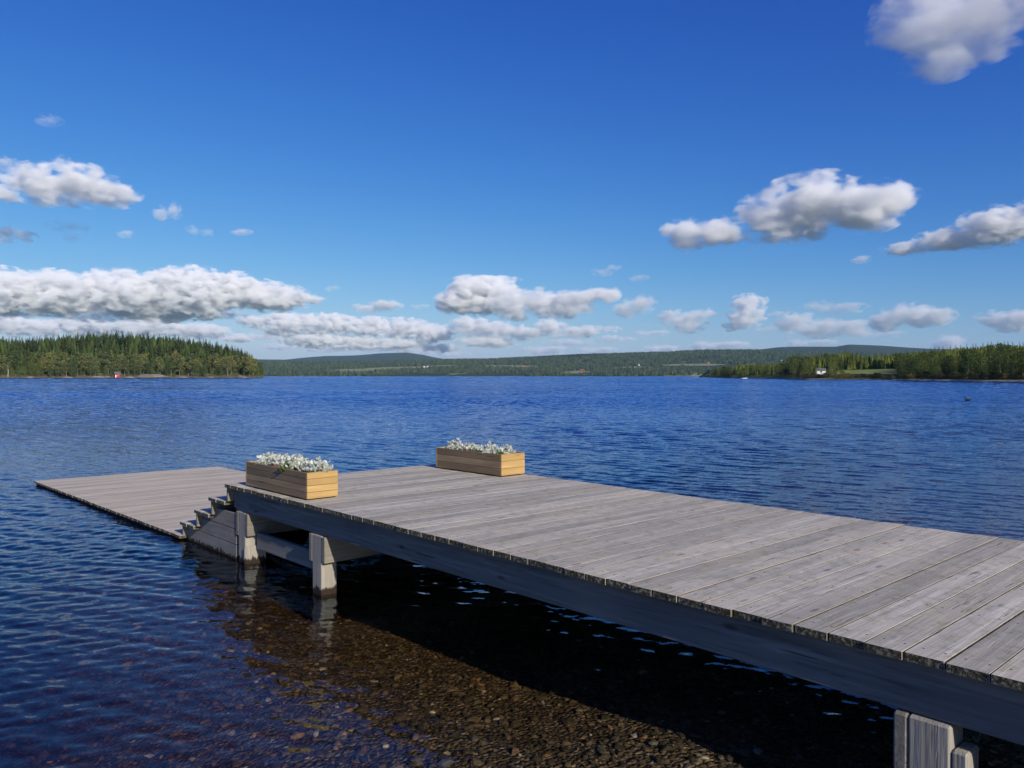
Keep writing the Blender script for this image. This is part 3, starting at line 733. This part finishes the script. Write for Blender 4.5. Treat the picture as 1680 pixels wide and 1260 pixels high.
for i in range(62):             # pines by the water
    px = -20+i*7.3+rt.uniform(-3, 3); r = RL+rt.uniform(14, 55)
    place(zL, fL, px, r, 'pine_tree', rt.uniform(15, 23) if px > 90 else rt.uniform(17, 22), 'rounded grey green pine in the front row of the left headland', 'pines along the water on the left headland', 'tree', 1.15, 3)
for i in range(56):
    px = 2+i*7.7+rt.uniform(-5, 5); r = RL+rt.uniform(10, 26)
    place(zL, fL, px, r, 'birch_tree', rt.uniform(5, 14), 'small light green broadleaf tree at the waterside of the left headland', 'small broadleaf trees by the water on the left headland', 'tree', 1.1, 2.5)
for px, h in ((42, 19), (30, 18), (52, 17)):
    place(zL, fL, px, RL+36, 'birch_tree', h+3, 'large bright green broadleaf tree left on the headland, above the pines', 'bright green trees at the left end of the headland', 'tree', 1.2)
n_ = 1500; gg = np.random.default_rng(8); th = gg.uniform(ang(-250), ang(432), n_); r = RL+35+gg.uniform(0, 1, n_)*240
x, y = r*np.sin(th), r*np.cos(th); z = zL(x, y); H = np.minimum(gg.uniform(13, 24, n_), zof(fL(th), r, th)-z-2.5); ok = (z > .5) & (H > 4)
cones('forest', x[ok], y[ok], z[ok]-.5, H[ok], H[ok]*gg.uniform(.15, .22, ok.sum()), M['spruce'], 'dense undergrowth and inner trees filling the wood on the left headland')

# ---------------------------------------------------------------- right shore
TS = [(900, 2900), (1060, 2900), (1115, 1900), (1128, 1300), (1142, 980), (1200, 640), (1320, 430), (1500, 330), (1680, 285), (2000, 235), (2700, 190)]
fS = interp(TS)
TR = [(900, 618), (1140, 617), (1160, 610), (1178, 605), (1196, 599), (1215, 594), (1250, 594), (1280, 591), (1305, 585), (1325, 580), (1345, 582), (1365, 578), (1390, 573), (1420, 579), (1460, 577), (1500, 572), (1560, 566), (1600, 563), (1630, 559), (1680, 560), (2700, 540)]
fR = interp(TR)
def zR(x, y):
    th = np.arctan2(x, y); r = np.hypot(x, y); rsh = fS(th)*(1+.012*(fbm(th*60, th*0, 3, 15)-.5))
    d = r-rsh; e = np.clip((th-ang(1142))/.015, 0, 1)
    return (.5*sm(d/4)+.4*sm(d/20)+.045*np.clip(d-8, 0, 200)+.8*(fbm(x/30, y/30, 3, 4)-.5)*sm(d/20))*e-1.6*(1-sm((d+5)/6))-2*(1-e)
thR = np.linspace(ang(1140), ang(2700), 500)
tt = np.concatenate([np.linspace(-12, 30, 40), np.linspace(34, 420, 50)])
T_, D_ = np.meshgrid(tt, thR, indexing='ij'); rr_ = fS(D_)+T_; X_, Y_ = rr_*np.sin(D_), rr_*np.cos(D_)
V = np.stack([X_, Y_, zR(X_, Y_)], -1).reshape(-1, 3); i = np.arange(len(tt)-1)[:, None]*len(thR)+np.arange(len(thR)-1)[None]
F = np.stack([i, i+len(thR), i+len(thR)+1, i+1], -1).reshape(-1, 4)[:, ::-1]
m = NT('shore_ground'); v = m.n('ShaderNodeTexCoord').outputs['Object']; zz = m.n('ShaderNodeSeparateXYZ', i_0=v).outputs[2]
a = m.noise(v, .25, 6, .6); c = m.ramp(a, [(.3, (.06, .07, .02)), (.5, (.10, .11, .035)), (.7, (.15, .13, .06))])
sand = m.ramp(m.noise(v, 1.2, 5, .7), [(.35, (.12, .10, .075)), (.65, (.38, .34, .27))])
c = m.mix(m.ramp(m.math('ADD', zz, m.math('MULTIPLY', m.noise(v, .15, 2), .5)), [(.72, 1.), (.95, 0.)]), c, sand)
m.pr(c, .95, spec=.05); M['shore'] = m.mat
tag(npmesh('shore', V, F, M['shore'], smooth=True), 'low right shore with a narrow pale beach below the trees', kind='structure')
# green field, a sheet on the shore slope
M['field'] = soil_like('field_grass', [(.15, .19, .035), (.21, .24, .05), (.27, .28, .08)], .15, bump=.1)
pxs = np.linspace(1372, 1472, 40); ds = np.linspace(40, 100, 24)
P_, Q_ = np.meshgrid(ds, pxs, indexing='ij'); TH = np.arctan((Q_-840)/FPX); RR = fS(TH)+P_; X_, Y_ = RR*np.sin(TH), RR*np.cos(TH)
V = np.stack([X_, Y_, zR(X_, Y_)+.25], -1).reshape(-1, 3); i = np.arange(23)[:, None]*40+np.arange(39)[None]
F = np.stack([i, i+40, i+41, i+1], -1).reshape(-1, 4)[:, ::-1]
tag(npmesh('field', V, F, M['field'], smooth=True), 'bright green field between the trees of the right shore', kind='structure')
fRb = interp([(a_, b_+(9 if a_ > 1400 else 3)+4*math.sin(a_*.11)+3*math.sin(a_*.037)) for a_, b_ in [(q, float(np.interp(q, [t_[0] for t_ in TR], [t_[1] for t_ in TR]))) for q in range(900, 2700, 12)]])
def placeR(px, d, kind, h, label, group, cat='tree', wide=1., minh=1.): 
    r = float(fS(np.array([ang(px)]))[0])+d; return place(zR, fR if kind == 'spruce_tree' else fRb, px, r, kind, h, label, group, cat, wide, minh)
def infield(px, d): return 1374 < px < 1470 and d < 108
def houseway(px, d): return 1330 < px < 1356 and d < 62
for i in range(62):             # dark spruces at the back
    px = 1180+i*8.6+rt.uniform(-3, 3); d = rt.uniform(60, 190)
    if infield(px, d) or houseway(px, d): d = rt.uniform(125, 190)
    placeR(px, d, 'spruce_tree', rt.uniform(17, 26), 'dark spruce rising behind the broadleaf trees of the right shore', 'spruces behind the right shore', wide=1.3)
for i in range(150):            # broadleaf trees in front
    px = 1150+i*3.75+rt.uniform(-3, 3); d = rt.uniform(14, 60) if px < 1335 or px > 1475 else rt.uniform(104, 150)
    if houseway(px, d): continue
    h = rt.uniform(7, 12) if px < 1500 else rt.uniform(7, 13.5)
    placeR(px, d, 'birch_tree', h, 'leafy green broadleaf tree in the thick wood along the right shore', 'broadleaf trees along the right shore', wide=1.15)
for i in range(26):
    px = 1150+i*2.+rt.uniform(-1, 1); placeR(px, rt.uniform(8, 60), 'birch_tree', 9, 'low tree on the thin dark spit where the right shore begins', 'trees on the far spit of the right shore', wide=1.5)
for px, h, w in ((1305, 16, 1.5), (1322, 17, 1.3), (1332, 15, 1.1), (1296, 13, 1.3)):
    placeR(px, 50, 'birch_tree', h, 'tall bright green broadleaf tree left of the white house', 'bright green trees beside the white house', wide=w)
placeR(1339, 30, 'birch_tree', 6.5, 'low leafy tree half hiding the left side of the white cottage', 'trees between the white house and the field', wide=.9)
for px, h in ((1362, 14), (1370, 15), (1380, 14.5)):
    placeR(px, 24, 'birch_tree', h*.75, 'slim dark tree between the white house and the green field', 'trees between the white house and the field', wide=.8)
for i in range(58):
    px = 1290+i*7.2+rt.uniform(-3, 3); placeR(px, rt.uniform(8, 16), 'shrub', rt.uniform(1.4, 2.6), 'low brownish willow shrub at the top of the right beach', 'shrubs along the right beach', 'shrub', 1.5, .5)
n_ = 2200; gg = np.random.default_rng(18); pxx = gg.uniform(1120, 1900, n_); th = np.arctan((pxx-840)/FPX); d = gg.uniform(45, 230, n_); r = fS(th)+d
bad = ((pxx > 1368) & (pxx < 1476) & (d < 106)) | ((pxx > 1326) & (pxx < 1360) & (d < 75))
x, y = r*np.sin(th), r*np.cos(th); z = zR(x, y); H = np.minimum(gg.uniform(6, 17, n_), zof(fR(th), r, th)-z-1.5); ok = (z > .5) & (H > 2) & ~bad
cones('forest', x[ok], y[ok], z[ok]-.5, H[ok], H[ok]*gg.uniform(.14, .24, ok.sum()), M['spruce'], 'dark inner wood filling the gaps behind the right shore trees')

# ---------------------------------------------------------------- clouds
def cloudmat(dens, blobs, rmin, rag, rate):
    """vapour density: soft union of ellipsoids (object space: x across, y depth, z up) eaten by fractal noise"""
    m = NT('cloud_vapour'); P_ = m.n('ShaderNodeTexCoord').outputs['Object']; f = None
    wob = m.vm('SCALE', m.vm('SUBTRACT', m.noise(P_, 1/(rmin*1.6), 3, .55, out=1), (.5, .5, .5)), sc=rmin*.8*rag)
    Pw = m.vm('ADD', P_, wob)
    for c, r in blobs:
        q = m.vm('DIVIDE', m.vm('SUBTRACT', Pw, tuple(c)), tuple(r))
        L = m.n('ShaderNodeVectorMath', operation='LENGTH'); m.set(L.inputs[0], q)
        g_ = m.math('SUBTRACT', 1., L.outputs['Value'])
        f = g_ if f is None else m.math('SMOOTH_MAX', f, g_, .16)
    n1 = m.noise(m.coord((.72, .9, 1.3), vec=P_), 1/(rmin*1.55), 8, .53, .2)
    v = m.math('ADD', f, m.math('MULTIPLY', m.math('SUBTRACT', n1, .515), 2.8*rag))
    d = m.n('ShaderNodeMapRange', interpolation_type='SMOOTHSTEP', i_0=v, i_1=-.02, i_2=.50, i_3=0., i_4=dens).outputs[0]
    sc_ = m.n('ShaderNodeVolumeScatter', i_Color=(1, 1, 1, 1), i_Density=d, i_Anisotropy=-.22)
    m.t.links.new(sc_.outputs[0], m.out.inputs[1]); m.mat.cycles.volume_step_rate = rate
    return m.mat
ISV, ISF = ico()
def subdiv(V, F):
    V = list(map(tuple, V)); mid = {}; out = []
    def mp(a, b):
        k = (min(a, b), max(a, b))
        if k not in mid:
            p = (np.array(V[a])+np.array(V[b]))/2; mid[k] = len(V); V.append(tuple(p/np.linalg.norm(p)))
        return mid[k]
    for a, b, c in F:
        x, y, z = mp(a, b), mp(b, c), mp(c, a); out += [(a, x, z), (b, y, x), (c, z, y), (x, y, z)]
    return np.array(V), np.array(out)
SV, SF = subdiv(ISV, ISF); SV, SF = subdiv(SV, SF)
CLOUDS = []
def cloud(label, dist, blobs, k=5., puff=14, rag=1., seed=0, group=None):
    """blobs: (px, py, rx, ry) in photo pixels; the cloud is a real body of vapour at `dist`"""
    r_ = random.Random(seed*17+3); vs = []; fs = []
    cx = sum(b[0]*b[2] for b in blobs)/sum(b[2] for b in blobs); cyy = sum(b[1]*b[2] for b in blobs)/sum(b[2] for b in blobs)
    O = at(cx, cyy, dist); px_m = dist/FPX; rmin = min(b[3] for b in blobs)*px_m
    ax = Vector((math.cos(ang(cx)), -math.sin(ang(cx)), 0)); dp = Vector((math.sin(ang(cx)), math.cos(ang(cx)), 0)); up = Vector((0, 0, 1))
    def ball(c, rx, rd, rz):
        b0 = len(vs)
        for v in SV: vs.append((c[0]+v[0]*rx, c[1]+v[1]*rd, c[2]+v[2]*rz))
        fs.extend([tuple(int(q)+b0 for q in f) for f in SF])
    bl = []
    for bx, by, rx, ry in blobs:
        RX, RZ = rx*px_m, ry*px_m; RD = min(RX, RZ*2.)
        c = ((bx-cx)*px_m, r_.uniform(-.25, .25)*RZ, -(by-cyy)*px_m)
        ball(c, RX*1.30, RD*1.28, RZ*1.32); bl.append((c, (RX*1.12, RD*1.1, RZ*1.12)))
    me = bpy.data.meshes.new('cloud'); me.from_pydata(vs, [], fs)
    o = bpy.data.objects.new('cloud', me); SC.collection.objects.link(o); o.location = O; o.rotation_euler = (0, 0, -ang(cx))
    W_ = max(b[0][0]+b[1][0] for b in bl)-min(b[0][0]-b[1][0] for b in bl)
    rm = o.modifiers.new('union', 'REMESH'); rm.mode = 'VOXEL'; rm.voxel_size = max(W_/110, px_m*2.2)
    me.materials.append(cloudmat(k/(rmin*2)*.54, bl, rmin, rag*min(1., .55+.02/.02*.45), max(.12, .9*rmin/W_*3)))
    tag(o, label, 'cloud', group, None); CLOUDS.append(o); return o
cloud('large soft grey white cloud cut by the top right corner', 3200, [(1545, 18, 72, 60), (1605, 30, 62, 50), (1560, 74, 40, 30), (1672, 8, 50, 30)], 2.6, 8, 1.1, 1)
cloud('big bright puffy cloud with a low left arm, in the right half of the sky', 5600, [(1135, 374, 34, 24), (1185, 372, 38, 20), (1262, 352, 42, 34), (1320, 340, 60, 44), (1350, 318, 36, 26), (1400, 346, 56, 34), (1445, 335, 30, 20)], 6, 16, 1., 2)
cloud('thin wisp trailing off the right tip of the big puffy cloud', 5600, [(1478, 322, 14, 7)], .5, 8, 1.6, 3)
cloud('long flat white cloud cut by the right edge, tapering to the left', 5200, [(1520, 396, 36, 9), (1570, 388, 40, 15), (1630, 376, 46, 24), (1700, 366, 50, 26)], 4, 12, 1., 4)
cloud('white cloud with a flat base high above the left headland', 5600, [(75, 306, 42, 24), (125, 302, 44, 26), (168, 310, 34, 15), (15, 322, 36, 12)], 3.0, 12, 1.2, 5)
cloud('faint pinkish tuft above the white cloud over the headland', 5600, [(98, 266, 14, 9), (78, 273, 12, 5)], .5, 6, 1.6, 6)
cloud('small ragged lone puff right of the white cloud over the headland', 5600, [(266, 349, 10, 10), (284, 345, 11, 11)], 1.6, 8, 1.5, 7)
cloud('small flat cloud at the left edge below the white cloud', 6000, [(-5, 384, 30, 11), (30, 385, 16, 7)], 1.4, 8, 1.5, 8)
cloud('tiny faint cloud at the left edge, higher than the white cloud', 6000, [(5, 267, 18, 8)], .8, 6, 1.5, 9)
cloud('thin bluish wisp under the white cloud above the headland', 6000, [(110, 372, 26, 7), (118, 388, 10, 8)], .35, 8, 1.7, 10)
cloud('tiny faint cloud high near the left edge of the sky', 5000, [(80, 198, 16, 7)], .35, 6, 1.7, 11)
cloud('long thick bank of white cloud with a grey base over the left headland', 10500, [(-60, 492, 90, 28), (40, 488, 70, 30), (120, 484, 60, 27), (205, 482, 70, 30), (290, 478, 70, 34), (350, 470, 60, 24), (410, 478, 56, 20), (462, 478, 34, 9), (250, 505, 70, 16), (120, 505, 60, 12)], 7, 14, .9, 12)
cloud('low strip of white cloud just over the treetops of the headland', 17000, [(-30, 536, 80, 13), (60, 538, 70, 12), (140, 536, 50, 12), (215, 534, 50, 13), (290, 538, 45, 11), (350, 548, 30, 7)], 6, 12, 1., 13)
cloud('broad layered white cloud low over the far blue hill', 15500, [(425, 530, 26, 8), (480, 532, 44, 15), (540, 532, 50, 15), (600, 535, 50, 14), (660, 538, 44, 15), (705, 545, 34, 14), (520, 558, 50, 12), (580, 562, 50, 11), (650, 564, 50, 10), (470, 548, 34, 6)], 5, 12, 1.1, 14)
cloud('tall white cloud with a smooth flat cap above the middle of the lake', 13000, [(795, 459, 52, 8), (770, 478, 36, 20), (805, 476, 42, 20), (748, 496, 34, 18), (790, 500, 40, 17)], 6, 12, .6, 15)
cloud('grey shaded cloud joined to the right side of the capped cloud', 12500, [(840, 498, 36, 24), (885, 496, 40, 20), (930, 500, 40, 20), (960, 488, 26, 14), (990, 483, 24, 14)], 5, 12, 1., 16)
cloud('low white cloud directly beneath the capped cloud', 15000, [(770, 535, 30, 14), (810, 540, 36, 13), (860, 545, 36, 11), (905, 538, 28, 13), (950, 544, 32, 9), (800, 560, 50, 10), (720, 570, 40, 8)], 4, 12, 1.1, 17)
cloud('small flat cloud between the long left bank and the capped cloud', 12500, [(600, 506, 20, 7), (630, 501, 26, 9)], 2.4, 10, 1.2, 18)
cloud('small round cloud just right of the grey shaded cloud', 12500, [(1030, 505, 22, 14), (1052, 499, 22, 14)], 2.5, 10, 1.2, 19)
cloud('ragged pale cloud low over the lake, between two taller puffs', 13500, [(1105, 522, 20, 13), (1130, 528, 26, 17), (1155, 514, 18, 8)], 2., 10, 1.3, 20)
cloud('upright double puff of cloud in the right middle of the horizon', 13000, [(1228, 498, 26, 13), (1222, 521, 28, 15), (1205, 534, 16, 8)], 3., 10, 1.2, 21)
cloud('wide low cloud with a flat base over the dark blue ridge', 14000, [(1315, 532, 28, 18), (1350, 538, 34, 14), (1390, 540, 32, 12)], 2.6, 10, 1.2, 22)
cloud('thin grey cloud floating above the wide low cloud', 13000, [(1350, 502, 20, 8), (1385, 506, 28, 8)], 1.1, 8, 1.4, 23)
cloud('round white twin puff, left one of the pair over the right shore', 12000, [(1456, 524, 22, 15), (1476, 516, 20, 15)], 4.5, 12, 1., 24)
cloud('round white twin puff, right one of the pair over the right shore', 12000, [(1515, 516, 22, 16), (1535, 520, 22, 13)], 4.5, 12, 1., 25)
cloud('low cloud cut by the right edge above the wood', 12500, [(1640, 522, 24, 10), (1665, 527, 30, 14)], 3., 10, 1.2, 26)
cloud('small white cloud peeping over the wood on the right', 18000, [(1558, 562, 20, 12)], 4., 10, 1.1, 27)
cloud('tiny grey cloud below the big puffy cloud', 7500, [(1413, 425, 13, 6)], 1., 6, 1.4, 28)
cloud('faint slanting wisp above the round cloud right of the middle', 9000, [(990, 446, 18, 6), (1006, 438, 12, 5)], .5, 6, 1.5, 29)
cloud('faint small wisp right of the slanting wisp', 9000, [(1047, 456, 16, 5)], .5, 6, 1.5, 30)
cloud('small faint flat cloud left of the middle of the sky', 7000, [(396, 380, 15, 5)], .9, 6, 1.4, 31)
cloud('two tiny faint tufts right of the lone ragged puff', 7000, [(318, 378, 10, 6), (338, 381, 9, 5)], .5, 6, 1.4, 32)
cloud('tiny faint puff under the lone ragged puff', 7000, [(207, 383, 11, 6)], .6, 6, 1.4, 33)
for i_, (bx, by, rx, ry, kk, lb) in enumerate([(1085, 572, 26, 7, 3, 'small white cloud on the skyline of the middle ridge'), (980, 574, 30, 6, 2, 'low pale cloud on the skyline left of the middle ridge'), (895, 574, 34, 8, 2.4, 'pale low cloud where the far ridge starts to rise'), (1070, 546, 26, 5, 1.5, 'thin flat cloud low under the ragged pale cloud'), (1180, 566, 44, 7, 2.5, 'low pale cloud lying on the skyline below the double puff'), (1330, 562, 36, 6, 1.6, 'low faint cloud lying on the dark blue ridge'), (1448, 548, 30, 6, .8, 'faint thin cloud under the twin puffs'), (545, 472, 12, 5, .6, 'tiny faint puff right of the long left bank'), (690, 502, 16, 4, .6, 'thin faint streak left of the capped cloud')]):
    cloud(lb, 19000 if by > 540 else 12000, [(bx-rx*.4, by+1, rx*.6, ry), (bx+rx*.4, by, rx*.6, ry*.85)], kk, 8, 1.3, 50+i_)

cloud('pale broken cloud bank low behind the blue hill, below the layered cloud', 24000, [(470, 570, 34, 6), (540, 573, 44, 6), (615, 570, 44, 7), (690, 576, 44, 6), (740, 580, 30, 5)], 2.2, 8, 1.3, 61)
cloud('broken line of pale cloud low over the water right of the headland', 21000, [(440, 552, 26, 6), (500, 560, 30, 5)], 1.6, 8, 1.4, 62)
cloud('loose pale cloud low between the capped cloud and the ragged one', 21000, [(990, 540, 26, 6), (1010, 556, 30, 5), (935, 562, 40, 6)], 1.6, 8, 1.4, 63)
cloud('thin grey sheet trailing under the middle of the long left bank', 11500, [(60, 518, 60, 6), (160, 520, 70, 7), (330, 510, 50, 7)], 1.6, 8, 1.4, 64)
cloud('ragged small cloud between the upright puff and the wide low cloud', 13500, [(1275, 516, 16, 5), (1262, 540, 20, 5)], .9, 8, 1.4, 65)
# ---------------------------------------------------------------- buildings, rocks, boats, bird
def plain(name, col, rough=.7):
    m = NT(name); v = m.n('ShaderNodeTexCoord').outputs['Object']
    c = m.mix(m.ramp(m.noise(v, 2.5, 5, .6), [(.35, 0.), (.7, .35)]), col, tuple(x*.7 for x in col)); m.pr(c, rough); return m.mat
M['red'] = plain('falun_red_boards', (.33, .045, .03)); M['white'] = plain('white_paint', (.8, .79, .75), .5)
M['roof'] = plain('grey_roof', (.13, .13, .14)); M['tile'] = plain('red_roof_tiles', (.28, .09, .06)); M['pane'] = plain('dark_window', (.03, .035, .045), .15)
M['deadwood'] = plain('bleached_wood', (.42, .40, .36)); M['ochre'] = plain('ochre_boards', (.42, .30, .13))
def house(name, x, y, z, rz, w, d, h, rh, wall, roof, label, cat, group=None, wins=2, door=True, eave=.35):
    t = empty(name, (x, y, z), rz, label=label, cat=cat, group=group)
    b = MB(); vs = [(-w/2, -d/2, -.6), (w/2, -d/2, -.6), (w/2, d/2, -.6), (-w/2, d/2, -.6), (-w/2, -d/2, h), (w/2, -d/2, h), (w/2, d/2, h), (-w/2, d/2, h), (-w/2, 0, h+rh), (w/2, 0, h+rh)]
    b.add(vs, [(3, 2, 1, 0), (0, 1, 5, 4), (2, 3, 7, 6), (1, 2, 6, 9, 5), (3, 0, 4, 8, 7), (4, 5, 9, 8), (6, 7, 8, 9)]); b.build('wall', wall, t)
    b = MB(); e = eave; k_ = rh/(d/2)
    for sg in (-1, 1):
        p = [(-w/2-e, sg*(d/2+e), h-e*k_+.03), (w/2+e, sg*(d/2+e), h-e*k_+.03), (w/2+e, 0, h+rh+.05), (-w/2-e, 0, h+rh+.05)]
        q = [(a_, b_, c_+.16) for a_, b_, c_ in p]; b.add(p+q, [(0, 1, 2, 3), (7, 6, 5, 4), (0, 4, 5, 1), (1, 5, 6, 2), (2, 6, 7, 3), (3, 7, 4, 0)])
    b.build('roof', roof, t)
    for i in range(wins):
        xx = (i+1)*w/(wins+1)-w/2+(.0 if not door else w*.08)
        b = MB(); b.box(xx-.5, xx+.5, -d/2-.06, -d/2-.003, h*.35, h*.35+1.1, .01); f = b.build('window', M['white'], t)
        b = MB(); b.box(xx-.4, xx+.4, -d/2-.075, -d/2-.061, h*.35+.1, h*.35+1., .005); b.build('pane', M['pane'], f)
    if door:
        b = MB(); b.box(-w/2+.35, -w/2+1.25, -d/2-.06, -d/2-.003, -.2, 1.95, .01); b.build('door', M['white'] if wall is not M['white'] else M['ochre'], t)
    return t
def ground_at(zf, px, r): th = ang(px); x, y = r*math.sin(th), r*math.cos(th); return x, y, fz(zf, x, y)
x, y, z = ground_at(zL, 192, RL+7)
house('boathouse', x, y, max(z, .4)+.3, -ang(192)+.25, 4.6, 3.8, 3.2, 1.5, M['red'], M['roof'], 'small red boathouse standing at the water edge of the left headland', 'boathouse', wins=1)
rS = float(fS(np.array([ang(1345)]))[0])
x, y, z = ground_at(zR, 1346, rS+44); house('cottage', x, y, z+.2, -ang(1345)+.2, 4.6, 3.6, 2.0, 1.0, M['white'], M['roof'], 'white cottage with grey roof between the trees of the right shore', 'cottage', wins=1, door=False)
def on_hill(zf, px, py, r0, r1):
    th = ang(px); el = math.atan((py-630)/FPX)+PITCH
    for r in np.arange(r0, r1, 12.):
        x, y = r*math.sin(th), r*math.cos(th)
        if fz(zf, x, y) >= EYE-r*math.cos(th)*math.tan(el): return x, y, fz(zf, x, y)
    return x, y, fz(zf, x, y)
for px, py, w, wl, rf, lb in ((699, 603.5, 24, 'white', 'roof', 'long white farm building on the pale field left of the capped cloud'), (714, 604, 12, 'white', 'roof', 'small white farmhouse right of the long farm building'), (858, 603, 14, 'ochre', 'tile', 'ochre farmhouse with red roof halfway up the middle hillside'),
    (955, 610, 14, 'red', 'tile', 'red farmhouse near the water by the bright clearing on the far shore'), (1048, 600.5, 9, 'white', 'roof', 'tiny white house alone in the hillside forest right of the middle'), (1148, 595, 15, 'red', 'tile', 'red house in the group on the hillside left of the right shore'),
    (1162, 597, 11, 'ochre', 'tile', 'ochre house right of the red one on the hillside'), (1283, 594, 13, 'white', 'roof', 'white house showing above the treetops of the right shore'), (520, 606, 12, 'white', 'roof', 'tiny pale house by the far shore right of the headland'), (880, 605, 10, 'red', 'roof', 'small red barn on the middle hillside')):
    x, y, z = on_hill(z1, px, py, 3060, 5000)
    house('farmhouse', x, y, z+2, -ang(px)+rt.uniform(-.5, .5), w, w*.55, 5.5, 3, M[wl], M[rf], lb, 'house', 'farmhouses on the far hillside', wins=2, door=False, eave=.6)
def rock(name, x, y, z, sx, sy, sz_, mat, label, cat, group=None, seed=0, rot=0.):
    V = SV.copy(); n_ = (fbm(V[:, 0]*2.2+seed*7, V[:, 1]*2.2+V[:, 2]*1.7, 4, seed)-.5)*.55; V = V*(1+n_)[:, None]*np.array([sx, sy, sz_])
    o = npmesh(name, V, SF, mat, smooth=False); o.location = (x, y, z); o.rotation_euler = (0, 0, rot); return tag(o, label, cat, group)
M['rock'] = soil_like('pale_rock', [(.10, .09, .07), (.20, .18, .15), (.32, .29, .25)], .8, bump=.6, bd=.3)
x, y, z = ground_at(zL, 250, RL+12); rock('rock_outcrop', x, y, .1, 15, 7, 3.4, M['rock'], 'broad bare pale rock sloping into the water in the middle of the left headland', 'rock', seed=1, rot=-ang(250))
for i, (px, sx, sz_, lb) in enumerate(((49, 3.2, 1.1, 'flat white boulder at the water left of the red boathouse'), (110, 5, 1.0, 'long low rock on the headland bank, halfway to the boathouse from the left'), (160, 7, 1.6, 'wide pale rock just left of the red boathouse'), (175, 3.5, 1.3, 'small pale rock beside the wide rock by the boathouse'), (212, 5, 1.3, 'low rock just right of the red boathouse'), (300, 5, 1.1, 'low flat rock right of the big bare outcrop'), (345, 4, .9, 'small flat rock at the water, right third of the headland'), (398, 5, 1.2, 'reddish brown rock near the tip of the headland'))):
    x, y, z = ground_at(zL, px, RL+4); rock('boulder', x, y, .2, sx, 2.4, sz_, M['rock'], lb, 'rock', 'boulders along the headland shore', i+3)
t = empty('dead_tree', (*ground_at(zL, 13, RL+9)[:2], .8), 0, label='bare whitish dead tree leaning at the water on the far left of the headland', cat='dead tree')
b = MB(); b.tube([(0, 0, 0), (.3, 0, 5), (-.2, .2, 10.5)], [.36, .26, .05], 7); b.build('trunk', M['deadwood'], t)
for q in range(6):
    b = MB(); a_ = q*1.3; b.tube([(.1, 0, 3+q), (math.cos(a_)*2.2, math.sin(a_)*1.5, 4.4+q*1.1)], [.1, .02], 4); b.build('branch', M['bark'], t)
def boat(px, r, L, rz, label):
    th = ang(px); t = empty('rowing_boat', (r*math.sin(th), r*math.cos(th), 0), rz, label=label, cat='boat', group='small boats by the right shore')
    b = MB(); n_ = 9; vs = []
    for k in range(n_):
        s_ = k/(n_-1); wd_ = .75*math.sin(math.pi*min(1, .12+s_*.93))**.6 if k < n_-1 else .03; zz_ = .38+.25*s_**3
        vs += [(L*(s_-.5), -wd_, zz_), (L*(s_-.5), -wd_*.6, -.12), (L*(s_-.5), wd_*.6, -.12), (L*(s_-.5), wd_, zz_), (L*(s_-.5), wd_*.85, zz_), (L*(s_-.5), wd_*.45, 0), (L*(s_-.5), -wd_*.45, 0), (L*(s_-.5), -wd_*.85, zz_)]
    fs = [(k*8+j, k*8+(j+1) % 8, k*8+8+(j+1) % 8, k*8+8+j) for k in range(n_-1) for j in range(8)]+[(0, 7, 6, 5, 4, 3, 2, 1)]
    b.add(vs, fs); b.build('hull', M['white'], t, smooth=True)
    for xx in (-.2*L, .12*L):
        b = MB(); b.box(xx-.12, xx+.12, -.55, .55, .24, .28, .004); b.build('seat', M['ochre'], t)
boat(1222, 575, 4.4, .3, 'white rowing boat lying off the low trees at the left end of the right shore')
boat(1142, 900, 5.0, -.4, 'tiny white boat off the thin dark spit left of the right shore')
th = ang(1589); dist_ = 66; t = empty('duck', (dist_*math.sin(th), dist_*math.cos(th), .03), 2.6, label='small dark duck swimming alone on the open water at the right', cat='bird')
M['duck'] = plain('dark_feathers', (.04, .035, .03)); M['bill'] = plain('bill', (.3, .2, .05))
V = SV*np.array([.20, .10, .085]); V[:, 2] += np.clip(-V[:, 0], 0, 1)*.25+.02
nk = [(.13, 0, .06), (.17, 0, .13), (.19, 0, .18)]
bd_ = MB(); bd_.add(V.tolist(), [tuple(int(q) for q in f) for f in SF]); bd_.tube(nk, [.05, .035, .03], 8)
b0 = SV*np.array([.048, .036, .036])+np.array([.205, 0, .20]); bd_.add(b0.tolist(), [tuple(int(q) for q in f) for f in SF]); body = bd_.build('body', M['duck'], t, smooth=True)
rm = body.modifiers.new('fuse', 'REMESH'); rm.mode = 'VOXEL'; rm.voxel_size = .012
b = MB(); b.tube([(.245, 0, .195), (.29, 0, .185)], [.014, .008], 6); b.build('bill', M['bill'], t)

# ---------------------------------------------------------------- air
m = NT('haze_air'); p = m.n('ShaderNodeVolumePrincipled')
p.inputs['Color'].default_value = (.50, .78, 1, 1); p.inputs['Density'].default_value = HAZE; p.inputs['Anisotropy'].default_value = .0
m.t.links.new(p.outputs[0], m.out.inputs[1])
b = MB(); HX = 30500
vs = [(x, y, z) for z in (-75, 820) for x, y in ((-HX, -HX), (HX, -HX), (HX, HX), (-HX, HX))]
b.add(vs, [(3, 2, 1, 0), (4, 5, 6, 7), (0, 1, 5, 4), (1, 2, 6, 5), (2, 3, 7, 6), (3, 0, 4, 7)])
if HAZE: tag(b.build('haze', m.mat), 'thin bluish air that fades the far hills', kind='stuff')
